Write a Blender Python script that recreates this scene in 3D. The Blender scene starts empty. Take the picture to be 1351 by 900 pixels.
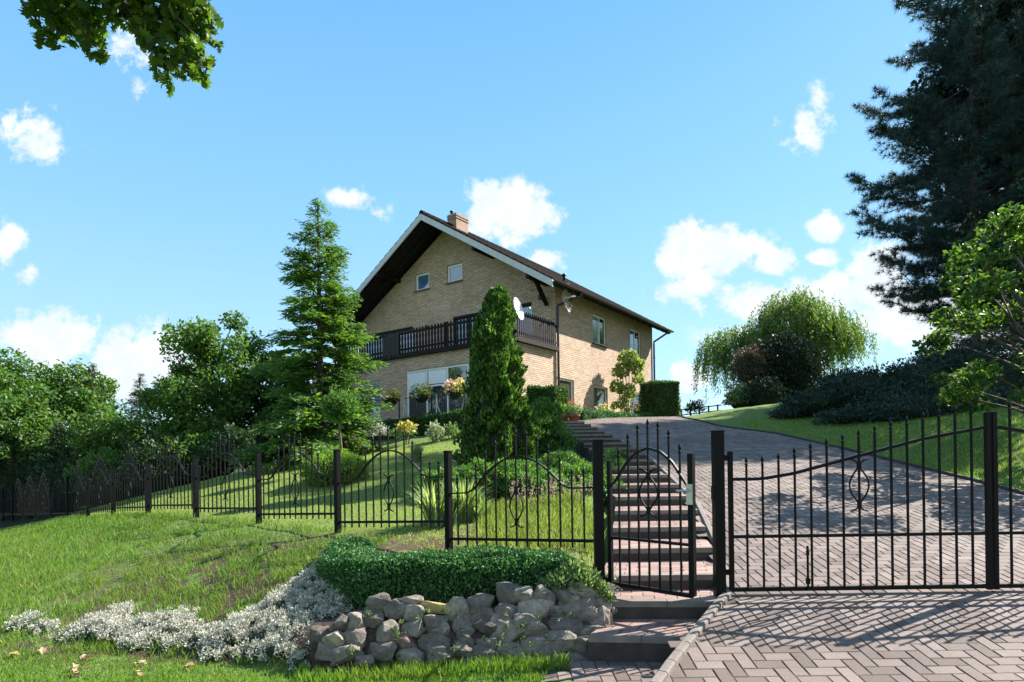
import bpy, math, random
import numpy as np
from mathutils import Vector, Matrix, noise
from mathutils.geometry import convex_hull_2d
import bmesh
R = math.radians
S = bpy.context.scene
COL = S.collection
rng = np.random.default_rng(7)
random.seed(7)

# ------------------------------------------------------------------ camera
F = 800.0; CX = 675.5; HY = 605.0; ROLL = R(-0.8)
cam = bpy.data.cameras.new('camera'); camo = bpy.data.objects.new('camera', cam); COL.objects.link(camo)
cam.sensor_width = 36; cam.lens = F/1351*36; cam.shift_y = (HY-450)/1351; cam.clip_start = .05; cam.clip_end = 6000
camo.matrix_world = Matrix(((math.cos(ROLL), -math.sin(ROLL), 0, 0), (0, 0, -1, 0), (math.sin(ROLL), math.cos(ROLL), 0, 0), (0, 0, 0, 1)))
S.camera = camo

def P(px, py, Y):
    """point seen at a photo pixel, at a distance Y from the photographer's eye (eye at z = 0)"""
    xc = (px-CX)/F; yc = (HY-py)/F
    return Vector((Y*(xc*math.cos(ROLL)-yc*math.sin(ROLL)), Y, Y*(xc*math.sin(ROLL)+yc*math.cos(ROLL))))

# ------------------------------------------------------------------ world, sun, exposure
SUN_EL = R(40); SUN_H = Vector((.89, .45)).normalized()
SKY_STR = .070; SUN_STR = 5.0; EXPO = 1.52
S.view_settings.view_transform = 'Standard'; S.view_settings.look = 'None'; S.view_settings.exposure = EXPO; S.view_settings.gamma = 1
S.view_settings.use_curve_mapping = False
S.render.engine = 'CYCLES'
try:
    S.cycles.max_bounces = 8; S.cycles.transparent_max_bounces = 6
except Exception: pass

class NT:
    def __init__(s, nt): s.t = nt; s.n = nt.nodes; s.l = nt.links
    def node(s, typ, **kw):
        n = s.n.new(typ)
        for k, v in kw.items(): setattr(n, k, v)
        return n
    def put(s, sock, v):
        if hasattr(v, 'is_output') or isinstance(v, bpy.types.NodeSocket): s.l.new(v, sock)
        else:
            if isinstance(v, (tuple, list)) and len(v) == 3 and sock.type == 'RGBA': v = (*v, 1)
            sock.default_value = v
    def math(s, op, a, b=None, c=None, clamp=False):
        n = s.node('ShaderNodeMath', operation=op, use_clamp=clamp); s.put(n.inputs[0], a)
        if b is not None: s.put(n.inputs[1], b)
        if c is not None: s.put(n.inputs[2], c)
        return n.outputs[0]
    def mix(s, f, a, b, typ='MIX'):
        n = s.node('ShaderNodeMix', data_type='RGBA', blend_type=typ)
        s.put(n.inputs[0], f); s.put(n.inputs[6], a); s.put(n.inputs[7], b); return n.outputs[2]
    def noise(s, vec, scale, detail=4, rough=.55, out=0, dist=0):
        n = s.node('ShaderNodeTexNoise')
        if vec is not None: s.put(n.inputs['Vector'], vec)
        n.inputs['Scale'].default_value = scale; n.inputs['Detail'].default_value = detail
        n.inputs['Roughness'].default_value = rough; n.inputs['Distortion'].default_value = dist
        return n.outputs[out]
    def ramp(s, f, stops, interp='LINEAR'):
        n = s.node('ShaderNodeValToRGB'); n.color_ramp.interpolation = interp; s.put(n.inputs[0], f)
        e = n.color_ramp.elements
        while len(e) < len(stops): e.new(.5)
        for i, (p, c) in enumerate(stops):
            e[i].position = p; e[i].color = (*c, 1) if not isinstance(c, (int, float)) else (c, c, c, 1)
        return n.outputs[0]
    def rng(s, f, a, b, c=0., d=1.):
        n = s.node('ShaderNodeMapRange', interpolation_type='SMOOTHSTEP'); s.put(n.inputs[0], f)
        for i, v in enumerate((a, b, c, d)): n.inputs[1+i].default_value = v
        return n.outputs[0]

W = bpy.data.worlds.new('World'); S.world = W; W.use_nodes = True
def build_world():
    w = NT(W.node_tree); w.n.clear()
    out = w.node('ShaderNodeOutputWorld'); bg = w.node('ShaderNodeBackground'); bg.inputs[1].default_value = SKY_STR
    sky = w.node('ShaderNodeTexSky', sky_type='NISHITA', sun_disc=False, sun_elevation=SUN_EL,
                 sun_rotation=math.atan2(SUN_H.x, SUN_H.y), altitude=200, air_density=1.1, dust_density=.5, ozone_density=2.2)
    tc = w.node('ShaderNodeTexCoord').outputs['Generated']
    sep = w.node('ShaderNodeSeparateXYZ'); w.put(sep.inputs[0], tc)
    x, y, z = sep.outputs
    yy = w.math('MAXIMUM', y, .02)
    u = w.math('DIVIDE', x, yy); v = w.math('DIVIDE', z, yy)
    comb = w.node('ShaderNodeCombineXYZ'); w.put(comb.inputs[0], u); w.put(comb.inputs[1], v); uv = comb.outputs[0]
    clouds = [(72,447,66,36,1),(190,468,76,42,1),(140,500,100,26,.7),(2,322,22,26,.95),(32,182,46,22,.34),(672,278,60,38,1),(636,286,26,24,.9),
              (458,262,34,15,.72),(502,281,14,13,.36),(722,342,24,14,.85),(900,335,44,38,1),(950,330,62,28,1),(1025,345,36,18,.95),(1087,304,22,18,.95),
              (1085,340,28,12,.9),(1000,402,62,26,1),(1090,388,66,26,1),(1165,360,45,40,1),(905,495,28,18,.9),(985,440,60,16,.6),(1066,160,26,26,.40),
              (1080,138,16,20,.42),(170,48,24,34,.32),(38,367,18,9,.38),(900,380,50,20,.6),(1240,420,110,50,.9),(1300,300,60,60,.6),
              (-180,420,120,50,1),(1560,360,150,60,1),(1750,480,200,70,1),(-400,330,120,45,.9)]
    dens = None
    for (px, py, rx, ry, k) in clouds:
        p = P(px, py, 1.); a = rx*1.25/F; b = ry*1.3/F
        du = w.math('MULTIPLY', w.math('SUBTRACT', u, p.x), 1/a); dv = w.math('MULTIPLY', w.math('SUBTRACT', v, p.z), 1/b)
        e = w.math('ADD', w.math('MULTIPLY', du, du), w.math('MULTIPLY', dv, dv))
        m = w.math('MULTIPLY_ADD', w.math('SQRT', e), -k, k)      # k(1-sqrt e)
        dens = m if dens is None else w.math('MAXIMUM', dens, m)
    n1 = w.noise(uv, 11, 10, .62); n2 = w.noise(uv, 4, 3, .5)
    d = w.math('ADD', w.math('MULTIPLY_ADD', n1, 2.0, -.95), dens)
    d = w.math('ADD', w.math('MULTIPLY_ADD', n2, .7, -.35), d); d = w.math('ADD', w.math('MULTIPLY_ADD', w.noise(uv, 30, 9, .68), 1.3, -.62), d)
    far = w.rng(y, .05, .2)
    alpha = w.math('MULTIPLY', w.rng(d, .06, .54), far)
    back = w.math('MULTIPLY', w.rng(w.noise(tc, 2.6, 8, .6), .50, .58), w.math('MULTIPLY', w.rng(y, -.05, -.25), w.rng(z, .0, .1)))  # clouds added behind the camera to make the fill light less blue
    alpha = w.math('MAXIMUM', alpha, back)
    thick = w.rng(d, .25, 1.15)
    # cloud shading put into the colour: noise mottles the clouds grey and white
    n3 = w.noise(uv, 18, 6, .6)
    grey = w.rng(w.math('MULTIPLY_ADD', n3, .5, w.math('MULTIPLY', thick, .0)), .18, .42)
    white = w.mix(grey, (4.5, 4.95, 5.4), (6.0, 6.1, 6.2))
    # pale hazy blue as the photo shows it
    skyc = w.mix(1.0, sky.outputs[0], (1.08, 1.26, 1.34), 'MULTIPLY')
    grad = w.ramp(z, [(0, (3.2, 4.7, 5.6)), (.14, (2.6, 4.35, 5.65)), (.36, (1.65, 3.65, 5.5)), (.62, (.95, 2.8, 5.1)), (1, (.6, 2.0, 4.5))])
    skyc = w.mix(.78, skyc, grad)
    col = w.mix(alpha, skyc, white)
    w.put(bg.inputs[0], col); w.l.new(bg.outputs[0], out.inputs[0])
build_world()
sun = bpy.data.lights.new('sun', 'SUN'); sun.energy = SUN_STR; sun.angle = R(.4); sun.color = (1, .945, .86)
suno = bpy.data.objects.new('sun', sun); COL.objects.link(suno)
sd = Vector((SUN_H.x*math.cos(SUN_EL), SUN_H.y*math.cos(SUN_EL), math.sin(SUN_EL)))
suno.rotation_euler = sd.to_track_quat('Z', 'Y').to_euler(); suno.location = sd*60

# ------------------------------------------------------------------ materials
MATS = {}
def newmat(name):
    m = bpy.data.materials.new(name); m.use_nodes = True; t = NT(m.node_tree); t.n.clear()
    o = t.node('ShaderNodeOutputMaterial'); MATS[name] = m
    return m, t, o
def simple(name, col, rough=.6, metal=0, var=.12, scale=14, bump=.0, bscale=60, spec=.5, trans=0):
    m, t, o = newmat(name)
    b = t.node('ShaderNodeBsdfPrincipled'); c = t.node('ShaderNodeTexCoord').outputs['Object']
    n = t.noise(c, scale, 5)
    lo = tuple(v*(1-var) for v in col); hi = tuple(min(1, v*(1+var)) for v in col)
    t.put(b.inputs['Base Color'], t.ramp(n, [(.3, lo), (.7, hi)]))
    b.inputs['Roughness'].default_value = rough; b.inputs['Metallic'].default_value = metal
    b.inputs['Specular IOR Level'].default_value = spec
    if bump:
        bp = t.node('ShaderNodeBump'); bp.inputs['Strength'].default_value = bump; bp.inputs['Distance'].default_value = .01
        t.put(bp.inputs['Height'], t.noise(c, bscale, 5)); t.put(b.inputs['Normal'], bp.outputs[0])
    t.l.new(b.outputs[0], o.inputs[0]); return m
def leafmat(name, cols, trans=.45, rough=.5, patch=None, tint=None, pscale=1.2):
    """leaf colour varies leaf by leaf (Random Per Island) and patch by patch"""
    m, t, o = newmat(name)
    g = t.node('ShaderNodeNewGeometry'); r = g.outputs['Random Per Island']
    k = len(cols)
    col = t.ramp(r, [(i/(k-1) if k > 1 else 0, c) for i, c in enumerate(cols)])
    if patch:
        c = t.node('ShaderNodeTexCoord').outputs['Object']
        col = t.mix(t.rng(t.noise(c, pscale, 3), .42, .62), col, t.mix(.65, col, patch))
    b = t.node('ShaderNodeBsdfPrincipled'); t.put(b.inputs['Base Color'], col); b.inputs['Roughness'].default_value = rough
    b.inputs['Specular IOR Level'].default_value = .35
    tr = t.node('ShaderNodeBsdfTranslucent'); t.put(tr.inputs[0], t.mix(1, col, tint or (1.7, 1.75, .8), 'MULTIPLY'))
    ms = t.node('ShaderNodeMixShader'); ms.inputs[0].default_value = trans
    t.l.new(b.outputs[0], ms.inputs[1]); t.l.new(tr.outputs[0], ms.inputs[2]); t.l.new(ms.outputs[0], o.inputs[0])
    return m

def brickmat(name, c1, c2, mortar, bw=.25, bh=.078, ms=.010):
    m, t, o = newmat(name)
    uv = t.node('ShaderNodeUVMap').outputs[0]
    br = t.node('ShaderNodeTexBrick'); t.put(br.inputs['Vector'], uv)
    br.inputs['Scale'].default_value = 1; br.inputs['Brick Width'].default_value = bw; br.inputs['Row Height'].default_value = bh
    br.inputs['Mortar Size'].default_value = ms; br.inputs['Mortar Smooth'].default_value = .2; br.inputs['Bias'].default_value = -.1
    t.put(br.inputs['Color1'], c1); t.put(br.inputs['Color2'], c2); t.put(br.inputs['Mortar'], mortar)
    big = t.noise(uv, .9, 4); fine = t.noise(uv, 9, 4, .7)
    c = t.mix(1, br.outputs[0], t.ramp(big, [(.3, (.86, .84, .80)), (.7, (1.08, 1.05, 1.0))]), 'MULTIPLY')
    c = t.mix(.8, c, t.ramp(fine, [(.3, (.72, .68, .62)), (.55, (1, 1, 1)), (.75, (1.12, 1.1, 1.06))]), 'MULTIPLY')
    dark = t.noise(uv, 3.7, 2)
    c = t.mix(t.rng(dark, .66, .74), c, t.mix(1, c, (.62, .55, .48), 'MULTIPLY'))
    b = t.node('ShaderNodeBsdfPrincipled'); t.put(b.inputs['Base Color'], c); b.inputs['Roughness'].default_value = .85
    bp = t.node('ShaderNodeBump'); bp.inputs['Strength'].default_value = .6; bp.inputs['Distance'].default_value = .012
    t.put(bp.inputs['Height'], t.math('SUBTRACT', t.math('MULTIPLY', fine, .4), br.outputs['Fac'])); t.put(b.inputs['Normal'], bp.outputs[0])
    t.l.new(b.outputs[0], o.inputs[0]); return m
brickmat('buff_brick', (.67, .495, .375), (.46, .325, .235), (.30, .22, .165), ms=.013)
brickmat('chimney_brick', (.30, .15, .11), (.38, .23, .17), (.42, .36, .30), .2, .075)
simple('white_frame', (.8, .81, .82), .4, var=.03)
simple('white_board', (.5, .5, .5), .5, var=.08, scale=4)
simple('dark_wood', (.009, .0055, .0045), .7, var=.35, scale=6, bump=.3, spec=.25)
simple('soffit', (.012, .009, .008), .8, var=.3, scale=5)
simple('gutter', (.022, .014, .012), .35, var=.2)
simple('iron', (.0022, .0022, .0025), .5, var=.3, scale=30, bump=.15, bscale=120, spec=.18)
simple('worn_iron', (.0025, .0025, .003), .55, var=.5, scale=25, bump=.25, bscale=120, spec=.12)
simple('steel', (.45, .45, .46), .35, 1, var=.15)
simple('chain_metal', (.5, .5, .52), .4, .6, var=.1)
simple('dish', (.62, .60, .56), .5, var=.08)
simple('concrete', (.055, .043, .036), .9, var=.3, scale=7, bump=.5, bscale=90)
simple('concrete_pale', (.18, .152, .13), .9, var=.22, scale=9, bump=.4, bscale=90)
simple('terracotta', (.22, .065, .045), .8, var=.2)
simple('clay_pot', (.30, .14, .09), .8, var=.2)
simple('black_basket', (.015, .013, .012), .7, var=.2)
simple('soil', (.055, .036, .026), .95, var=.5, scale=20, bump=.7)
simple('bark', (.075, .055, .042), .9, var=.5, scale=9, bump=.8, bscale=25)
simple('pale_bark', (.13, .105, .08), .9, var=.4, scale=9, bump=.6, bscale=25)
simple('curtain', (.16, .165, .15), .8, var=.1)
simple('meter_box', (.5, .48, .44), .6, var=.05)

def roofmat():
    m, t, o = newmat('roof_tile'); uv = t.node('ShaderNodeUVMap').outputs[0]
    br = t.node('ShaderNodeTexBrick'); t.put(br.inputs['Vector'], uv); br.inputs['Scale'].default_value = 1
    br.inputs['Brick Width'].default_value = .3; br.inputs['Row Height'].default_value = .34; br.inputs['Mortar Size'].default_value = .012
    t.put(br.inputs['Color1'], (.022, .014, .012)); t.put(br.inputs['Color2'], (.014, .010, .009)); t.put(br.inputs['Mortar'], (.01, .008, .008))
    b = t.node('ShaderNodeBsdfPrincipled'); t.put(b.inputs['Base Color'], br.outputs[0]); b.inputs['Roughness'].default_value = .9; b.inputs['Specular IOR Level'].default_value = .08
    bp = t.node('ShaderNodeBump'); bp.inputs['Distance'].default_value = .03; t.put(bp.inputs['Height'], t.math('SUBTRACT', 1., br.outputs['Fac'])); t.put(b.inputs['Normal'], bp.outputs[0])
    t.l.new(b.outputs[0], o.inputs[0])
roofmat()
def glassmat(name, base, rough=.04):
    m, t, o = newmat(name); b = t.node('ShaderNodeBsdfPrincipled')
    c = t.node('ShaderNodeTexCoord').outputs['Object']
    n = t.noise(c, 1.7, 3)
    t.put(b.inputs['Base Color'], t.ramp(n, [(.35, tuple(v*.6 for v in base)), (.65, base)]))
    b.inputs['Roughness'].default_value = rough; b.inputs['Specular IOR Level'].default_value = 1.0; b.inputs['IOR'].default_value = 1.9
    bp = t.node('ShaderNodeBump'); bp.inputs['Strength'].default_value = .03; t.put(bp.inputs['Height'], n); t.put(b.inputs['Normal'], bp.outputs[0])
    t.l.new(b.outputs[0], o.inputs[0])
glassmat('glass_blue', (.10, .20, .36)); glassmat('glass_dark', (.03, .035, .04)); glassmat('glass_pale', (.30, .33, .36), .08)
glassmat('glass_room', (.10, .10, .085))

def groundmat():
    m, t, o = newmat('turf_soil'); c = t.node('ShaderNodeTexCoord').outputs['Object']
    n1 = t.noise(c, .55, 4); n2 = t.noise(c, 4.5, 5, .65); n3 = t.noise(c, 42, 4, .7)
    g = t.ramp(n3, [(.25, (.06, .10, .022)), (.5, (.115, .18, .042)), (.75, (.19, .25, .075))])
    dry = t.ramp(n3, [(.25, (.10, .085, .035)), (.6, (.20, .19, .075)), (.8, (.29, .27, .13))])
    g = t.mix(t.math('MULTIPLY', t.rng(n2, .50, .66), .55), g, dry)
    # bare brown soil shows on the steep bank outside the fence
    sx = t.node('ShaderNodeSeparateXYZ'); t.put(sx.inputs[0], c)
    bankx = t.math('MULTIPLY', t.rng(sx.outputs[0], -5.6, -3.6), t.rng(sx.outputs[0], .9, .4))
    banky = t.math('MULTIPLY', t.rng(sx.outputs[1], 4.5, 4.8), t.rng(sx.outputs[1], 7.9, 6.9))
    bank = t.math('MULTIPLY', bankx, banky)
    g = t.mix(t.math('MULTIPLY', bank, t.rng(n2, .36, .50)), g, t.ramp(n3, [(.3, (.05, .034, .024)), (.7, (.13, .09, .06))]))
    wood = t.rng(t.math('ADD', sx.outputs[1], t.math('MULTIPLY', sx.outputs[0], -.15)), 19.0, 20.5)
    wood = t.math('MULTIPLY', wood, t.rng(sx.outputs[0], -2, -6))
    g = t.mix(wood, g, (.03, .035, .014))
    b = t.node('ShaderNodeBsdfPrincipled'); t.put(b.inputs['Base Color'], g); b.inputs['Roughness'].default_value = .95
    b.inputs['Specular IOR Level'].default_value = .15
    bp = t.node('ShaderNodeBump'); bp.inputs['Strength'].default_value = .8; bp.inputs['Distance'].default_value = .03
    t.put(bp.inputs['Height'], t.math('ADD', n3, t.math('MULTIPLY', n2, .6))); t.put(b.inputs['Normal'], bp.outputs[0])
    t.l.new(b.outputs[0], o.inputs[0])
groundmat()
def pavermat(name, stops):
    m, t, o = newmat(name); c = t.node('ShaderNodeTexCoord').outputs['Object']
    r = t.node('ShaderNodeNewGeometry').outputs['Random Per Island']
    col = t.ramp(r, stops); n = t.noise(c, 70, 5, .7); big = t.noise(c, .8, 4, .6)
    col = t.mix(.8, col, t.ramp(n, [(.3, (.72, .72, .72)), (.7, (1.15, 1.15, 1.15))]), 'MULTIPLY')
    col = t.mix(.9, col, t.ramp(big, [(.3, (.70, .68, .67)), (.6, (1.06, 1.05, 1.05))]), 'MULTIPLY')
    col = t.mix(t.math('MULTIPLY', t.rng(t.noise(c, 3.1, 4, .6), .60, .72), .35), col, (.10, .085, .07))
    b = t.node('ShaderNodeBsdfPrincipled'); t.put(b.inputs['Base Color'], col); b.inputs['Roughness'].default_value = .85
    b.inputs['Specular IOR Level'].default_value = .3
    bp = t.node('ShaderNodeBump'); bp.inputs['Strength'].default_value = .4; bp.inputs['Distance'].default_value = .004
    t.put(bp.inputs['Height'], n); t.put(b.inputs['Normal'], bp.outputs[0]); t.l.new(b.outputs[0], o.inputs[0])
pavermat('paver', [(0, (.125, .095, .08)), (.5, (.175, .135, .115)), (1, (.23, .18, .155))])
pavermat('tread_paver', [(0, (.22, .145, .122)), (.5, (.27, .18, .152)), (1, (.33, .225, .19))])
def jointmat():
    m, t, o = newmat('paver_joint'); c = t.node('ShaderNodeTexCoord').outputs['Object']
    n = t.noise(c, 2.2, 5, .65)
    b = t.node('ShaderNodeBsdfPrincipled')
    t.put(b.inputs['Base Color'], t.ramp(n, [(.4, (.050, .040, .032)), (.62, (.055, .06, .026))])); b.inputs['Roughness'].default_value = 1
    t.l.new(b.outputs[0], o.inputs[0])
jointmat()
def stonemat():
    m, t, o = newmat('field_stone'); c = t.node('ShaderNodeTexCoord').outputs['Object']
    oi = t.node('ShaderNodeObjectInfo').outputs['Random']
    col = t.ramp(oi, [(0, (.12, .10, .085)), (.2, (.30, .255, .21)), (.4, (.19, .165, .145)), (.74, (.38, .325, .27)), (.79, (.25, .14, .115)), (.84, (.25, .225, .20)), (1, (.50, .42, .33))])
    add = t.node('ShaderNodeVectorMath', operation='ADD'); t.put(add.inputs[0], c); t.put(add.inputs[1], oi)
    n = t.noise(add.outputs[0], 13, 8, .75); f = t.noise(add.outputs[0], 75, 6, .75)
    col = t.mix(.9, col, t.ramp(n, [(.3, (.38, .35, .33)), (.5, (.85, .84, .82)), (.7, (1.5, 1.45, 1.38))]), 'MULTIPLY')
    col = t.mix(.7, col, t.ramp(f, [(.3, (.6, .6, .6)), (.7, (1.3, 1.3, 1.3))]), 'MULTIPLY')
    b = t.node('ShaderNodeBsdfPrincipled'); t.put(b.inputs['Base Color'], col); b.inputs['Roughness'].default_value = .9
    bp = t.node('ShaderNodeBump'); bp.inputs['Strength'].default_value = 1; bp.inputs['Distance'].default_value = .035
    t.put(bp.inputs['Height'], t.math('ADD', n, t.math('MULTIPLY', f, .4))); t.put(b.inputs['Normal'], bp.outputs[0]); t.l.new(b.outputs[0], o.inputs[0])
stonemat()
simple('yellow_stone', (.42, .33, .13), .9, var=.25, scale=12, bump=.6, bscale=40)

G = lambda *a: leafmat(*a)
leafmat('leaf_oak', [(.03, .06, .010), (.055, .11, .016), (.14, .22, .035)], .5)
leafmat('leaf_broad', [(.026, .075, .016), (.055, .13, .025), (.11, .21, .035)], .42, patch=(.11, .18, .035))
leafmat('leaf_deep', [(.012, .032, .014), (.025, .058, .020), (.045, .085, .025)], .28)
leafmat('leaf_bright', [(.07, .15, .02), (.12, .22, .03), (.20, .30, .05)], .45)
leafmat('leaf_spruce', [(.022, .065, .018), (.060, .14, .028), (.16, .27, .045)], .38, patch=(.13, .24, .04), pscale=.7)
leafmat('leaf_thuja', [(.010, .036, .010), (.025, .075, .014), (.07, .15, .022), (.18, .30, .045)], .32)
leafmat('leaf_juniper', [(.03, .09, .018), (.07, .17, .03), (.17, .30, .055)], .34)
leafmat('leaf_bluejuniper', [(.010, .026, .017), (.020, .045, .028), (.038, .072, .042)], .2, tint=(1.2, 1.3, 1))
leafmat('leaf_pine', [(.014, .034, .032), (.026, .060, .054), (.055, .105, .088)], .25, tint=(1.1, 1.2, 1.2))
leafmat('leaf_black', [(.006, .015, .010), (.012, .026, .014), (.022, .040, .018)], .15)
leafmat('leaf_near', [(.014, .035, .008), (.04, .09, .014), (.13, .22, .035)], .40)
leafmat('leaf_willow', [(.05, .10, .025), (.09, .16, .035), (.15, .22, .06)], .42)
leafmat('leaf_box', [(.018, .068, .018), (.045, .13, .034), (.11, .25, .07)], .28, tint=(1.3, 1.6, .8))
leafmat('leaf_hedge', [(.018, .055, .014), (.04, .10, .02), (.10, .17, .03)], .3)
leafmat('leaf_silver', [(.26, .26, .20), (.50, .49, .42), (.72, .70, .62)], .25, tint=(1.1, 1.1, .95))
leafmat('leaf_sage', [(.07, .13, .045), (.13, .20, .08), (.24, .31, .16)], .35)
leafmat('leaf_lily', [(.08, .15, .05), (.20, .29, .12), (.42, .48, .28)], .4)
leafmat('leaf_meadow', [(.10, .17, .03), (.17, .24, .05), (.30, .30, .12)], .4)
leafmat('leaf_climber', [(.09, .15, .03), (.18, .26, .06), (.32, .36, .13)], .45)
leafmat('leaf_brown', [(.05, .035, .028), (.08, .055, .045), (.10, .09, .06)], .2)
leafmat('flower_yellow', [(.75, .50, .05), (.85, .65, .12), (.8, .72, .35)], .3, tint=(1, 1, .8))
leafmat('flower_pink', [(.65, .22, .20), (.75, .45, .38), (.75, .62, .55)], .3, tint=(1, .9, .9))
leafmat('flower_red', [(.55, .02, .02), (.70, .05, .04), (.60, .04, .10)], .3, tint=(1, .8, .8))
leafmat('flower_purple', [(.10, .02, .12), (.22, .05, .16), (.35, .10, .2)], .3, tint=(1, .8, 1))
leafmat('flower_white', [(.55, .52, .40), (.66, .62, .48), (.70, .68, .58)], .3, tint=(1, 1, .9))
leafmat('flower_orange', [(.60, .12, .03), (.70, .2, .05)], .3, tint=(1, .8, .6))
leafmat('plume', [(.30, .20, .16), (.42, .32, .26), (.5, .4, .33)], .4, tint=(1, 1, .9))
leafmat('dead_leaf', [(.16, .08, .035), (.34, .22, .10), (.45, .38, .24)], .2, tint=(1, .9, .7))
leafmat('blade', [(.055, .125, .016), (.10, .21, .028), (.15, .28, .04), (.24, .32, .07)], .42, patch=(.15, .22, .035), pscale=1.4)
leafmat('lawn_blade', [(.14, .21, .045), (.22, .30, .075), (.31, .36, .12), (.40, .40, .18)], .42)
leafmat('blade_dry', [(.20, .18, .07), (.30, .27, .13), (.42, .36, .2)], .35, tint=(1.1, 1, .7))
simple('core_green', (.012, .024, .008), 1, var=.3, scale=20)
M = MATS

# ------------------------------------------------------------------ mesh building
class MB:
    def __init__(s): s.V = []; s.L = []; s.C = []; s.MI = []; s.SM = []; s.nv = 0
    def add(s, v, f, mi=0, smooth=False):
        v = np.asarray(v, float).reshape(-1, 3)
        if isinstance(f, np.ndarray):
            f = f.reshape(-1, f.shape[-1]); s.L.append((f+s.nv).ravel()); s.C.append(np.full(len(f), f.shape[1]))
            n = len(f)
        else:
            s.L.append(np.concatenate([np.asarray(q) for q in f])+s.nv); s.C.append(np.array([len(q) for q in f])); n = len(f)
        s.MI.append(np.full(n, mi)); s.SM.append(np.full(n, smooth)); s.V.append(v); s.nv += len(v); return s
    def box(s, c, d, ax=None, mi=0, bev=0):
        """box by centre, size and optional axes (3 unit vectors)"""
        ax = ax or (Vector((1, 0, 0)), Vector((0, 1, 0)), Vector((0, 0, 1)))
        A = np.array([list(a) for a in ax]); h = np.array(d)/2
        sg = np.array([(-1,-1,-1),(1,-1,-1),(1,1,-1),(-1,1,-1),(-1,-1,1),(1,-1,1),(1,1,1),(-1,1,1)])
        s.add(np.array(list(c))+(sg*h)@A, np.array([(0,3,2,1),(4,5,6,7),(0,1,5,4),(1,2,6,5),(2,3,7,6),(3,0,4,7)]), mi); return s
    def tube(s, pts, r, n=8, mi=0, cap=True, smooth=True):
        pts = [Vector(p) for p in pts]; k = len(pts)
        rr = [r]*k if isinstance(r, (int, float)) else list(r)
        d0 = (pts[1]-pts[0]).normalized(); up = Vector((0, 0, 1)) if abs(d0.z) < .9 else Vector((1, 0, 0))
        a = d0.cross(up).normalized(); vs = []
        for i in range(k):
            d = (pts[min(i+1, k-1)]-pts[max(i-1, 0)]).normalized()
            a = (a-d*a.dot(d)).normalized(); b = d.cross(a)
            for j in range(n):
                t = 2*math.pi*j/n; vs.append(pts[i]+(a*math.cos(t)+b*math.sin(t))*rr[i])
        f = [(i*n+j, i*n+(j+1) % n, (i+1)*n+(j+1) % n, (i+1)*n+j) for i in range(k-1) for j in range(n)]
        s.add([list(v) for v in vs], np.array(f), mi, smooth)
        if cap: s.add([list(v) for v in vs[:n]], [tuple(range(n-1, -1, -1))], mi); s.add([list(v) for v in vs[-n:]], [tuple(range(n))], mi)
        return s
    def lathe(s, c, prof, n=16, mi=0, smooth=True):
        vs = [(c[0]+r*math.cos(2*math.pi*j/n), c[1]+r*math.sin(2*math.pi*j/n), c[2]+z) for r, z in prof for j in range(n)]
        f = [(i*n+j, i*n+(j+1) % n, (i+1)*n+(j+1) % n, (i+1)*n+j) for i in range(len(prof)-1) for j in range(n)]
        s.add(vs, np.array(f), mi, smooth); s.add(vs[:n], [tuple(range(n-1, -1, -1))], mi); s.add(vs[-n:], [tuple(range(n))], mi); return s
    def build(s, name, mats, parent=None, uvax=None, at=None):
        me = bpy.data.meshes.new(name); V = np.concatenate(s.V) if s.V else np.zeros((0, 3))
        off = np.array(parent_loc(parent)) if parent is not None else np.array(list(at) if at is not None else (0, 0, 0)); V = V-off
        L = np.concatenate(s.L).astype(np.int32); C = np.concatenate(s.C).astype(np.int32)
        me.vertices.add(len(V)); me.vertices.foreach_set('co', V.astype(np.float32).ravel())
        me.loops.add(len(L)); me.loops.foreach_set('vertex_index', L)
        me.polygons.add(len(C)); st = np.concatenate([[0], np.cumsum(C)[:-1]]).astype(np.int32)
        me.polygons.foreach_set('loop_start', st)
        try: me.polygons.foreach_set('loop_total', C)
        except Exception: pass
        me.polygons.foreach_set('material_index', np.concatenate(s.MI).astype(np.int32))
        me.polygons.foreach_set('use_smooth', np.concatenate(s.SM).astype(bool))
        for m in (mats if isinstance(mats, (list, tuple)) else [mats]): me.materials.append(M[m] if isinstance(m, str) else m)
        me.update(calc_edges=True)
        if uvax is not None:
            uv = me.uv_layers.new(name='UVMap'); nr = np.empty(len(C)*3, np.float32); me.polygons.foreach_get('normal', nr); nr = nr.reshape(-1, 3)
            W_ = V[L]+off; N = np.repeat(nr, C, 0); t = np.array([uvax[0], uvax[1], 0.]); sdir = np.array([-uvax[1], uvax[0], 0.])
            a = W_@t; b = W_@sdir; onx = np.abs(N@sdir) > np.abs(N@t)
            flat = np.abs(N[:, 2]) > .8
            U = np.where(onx, a, b); Z = np.where(flat, np.where(onx, b, b), W_[:, 2]); U = np.where(flat, a, U)
            uv.data.foreach_set('uv', np.stack([U, Z], 1).astype(np.float32).ravel())
        o = bpy.data.objects.new(name, me); COL.objects.link(o)
        if parent is not None: o.parent = parent
        elif at is not None: o.location = at
        return o
def parent_loc(p):
    v = Vector((0, 0, 0))
    while p is not None: v = v+p.location; p = p.parent
    return v
def tag(o, label=None, cat=None, group=None, kind=None):
    if label: o['label'] = label
    if cat: o['category'] = cat
    if group: o['group'] = group
    if kind: o['kind'] = kind
    return o
def thing(name, label, cat, loc, group=None):
    o = bpy.data.objects.new(name, None); COL.objects.link(o); o.location = loc; o.empty_display_size = .3
    return tag(o, label, cat, group)

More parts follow.
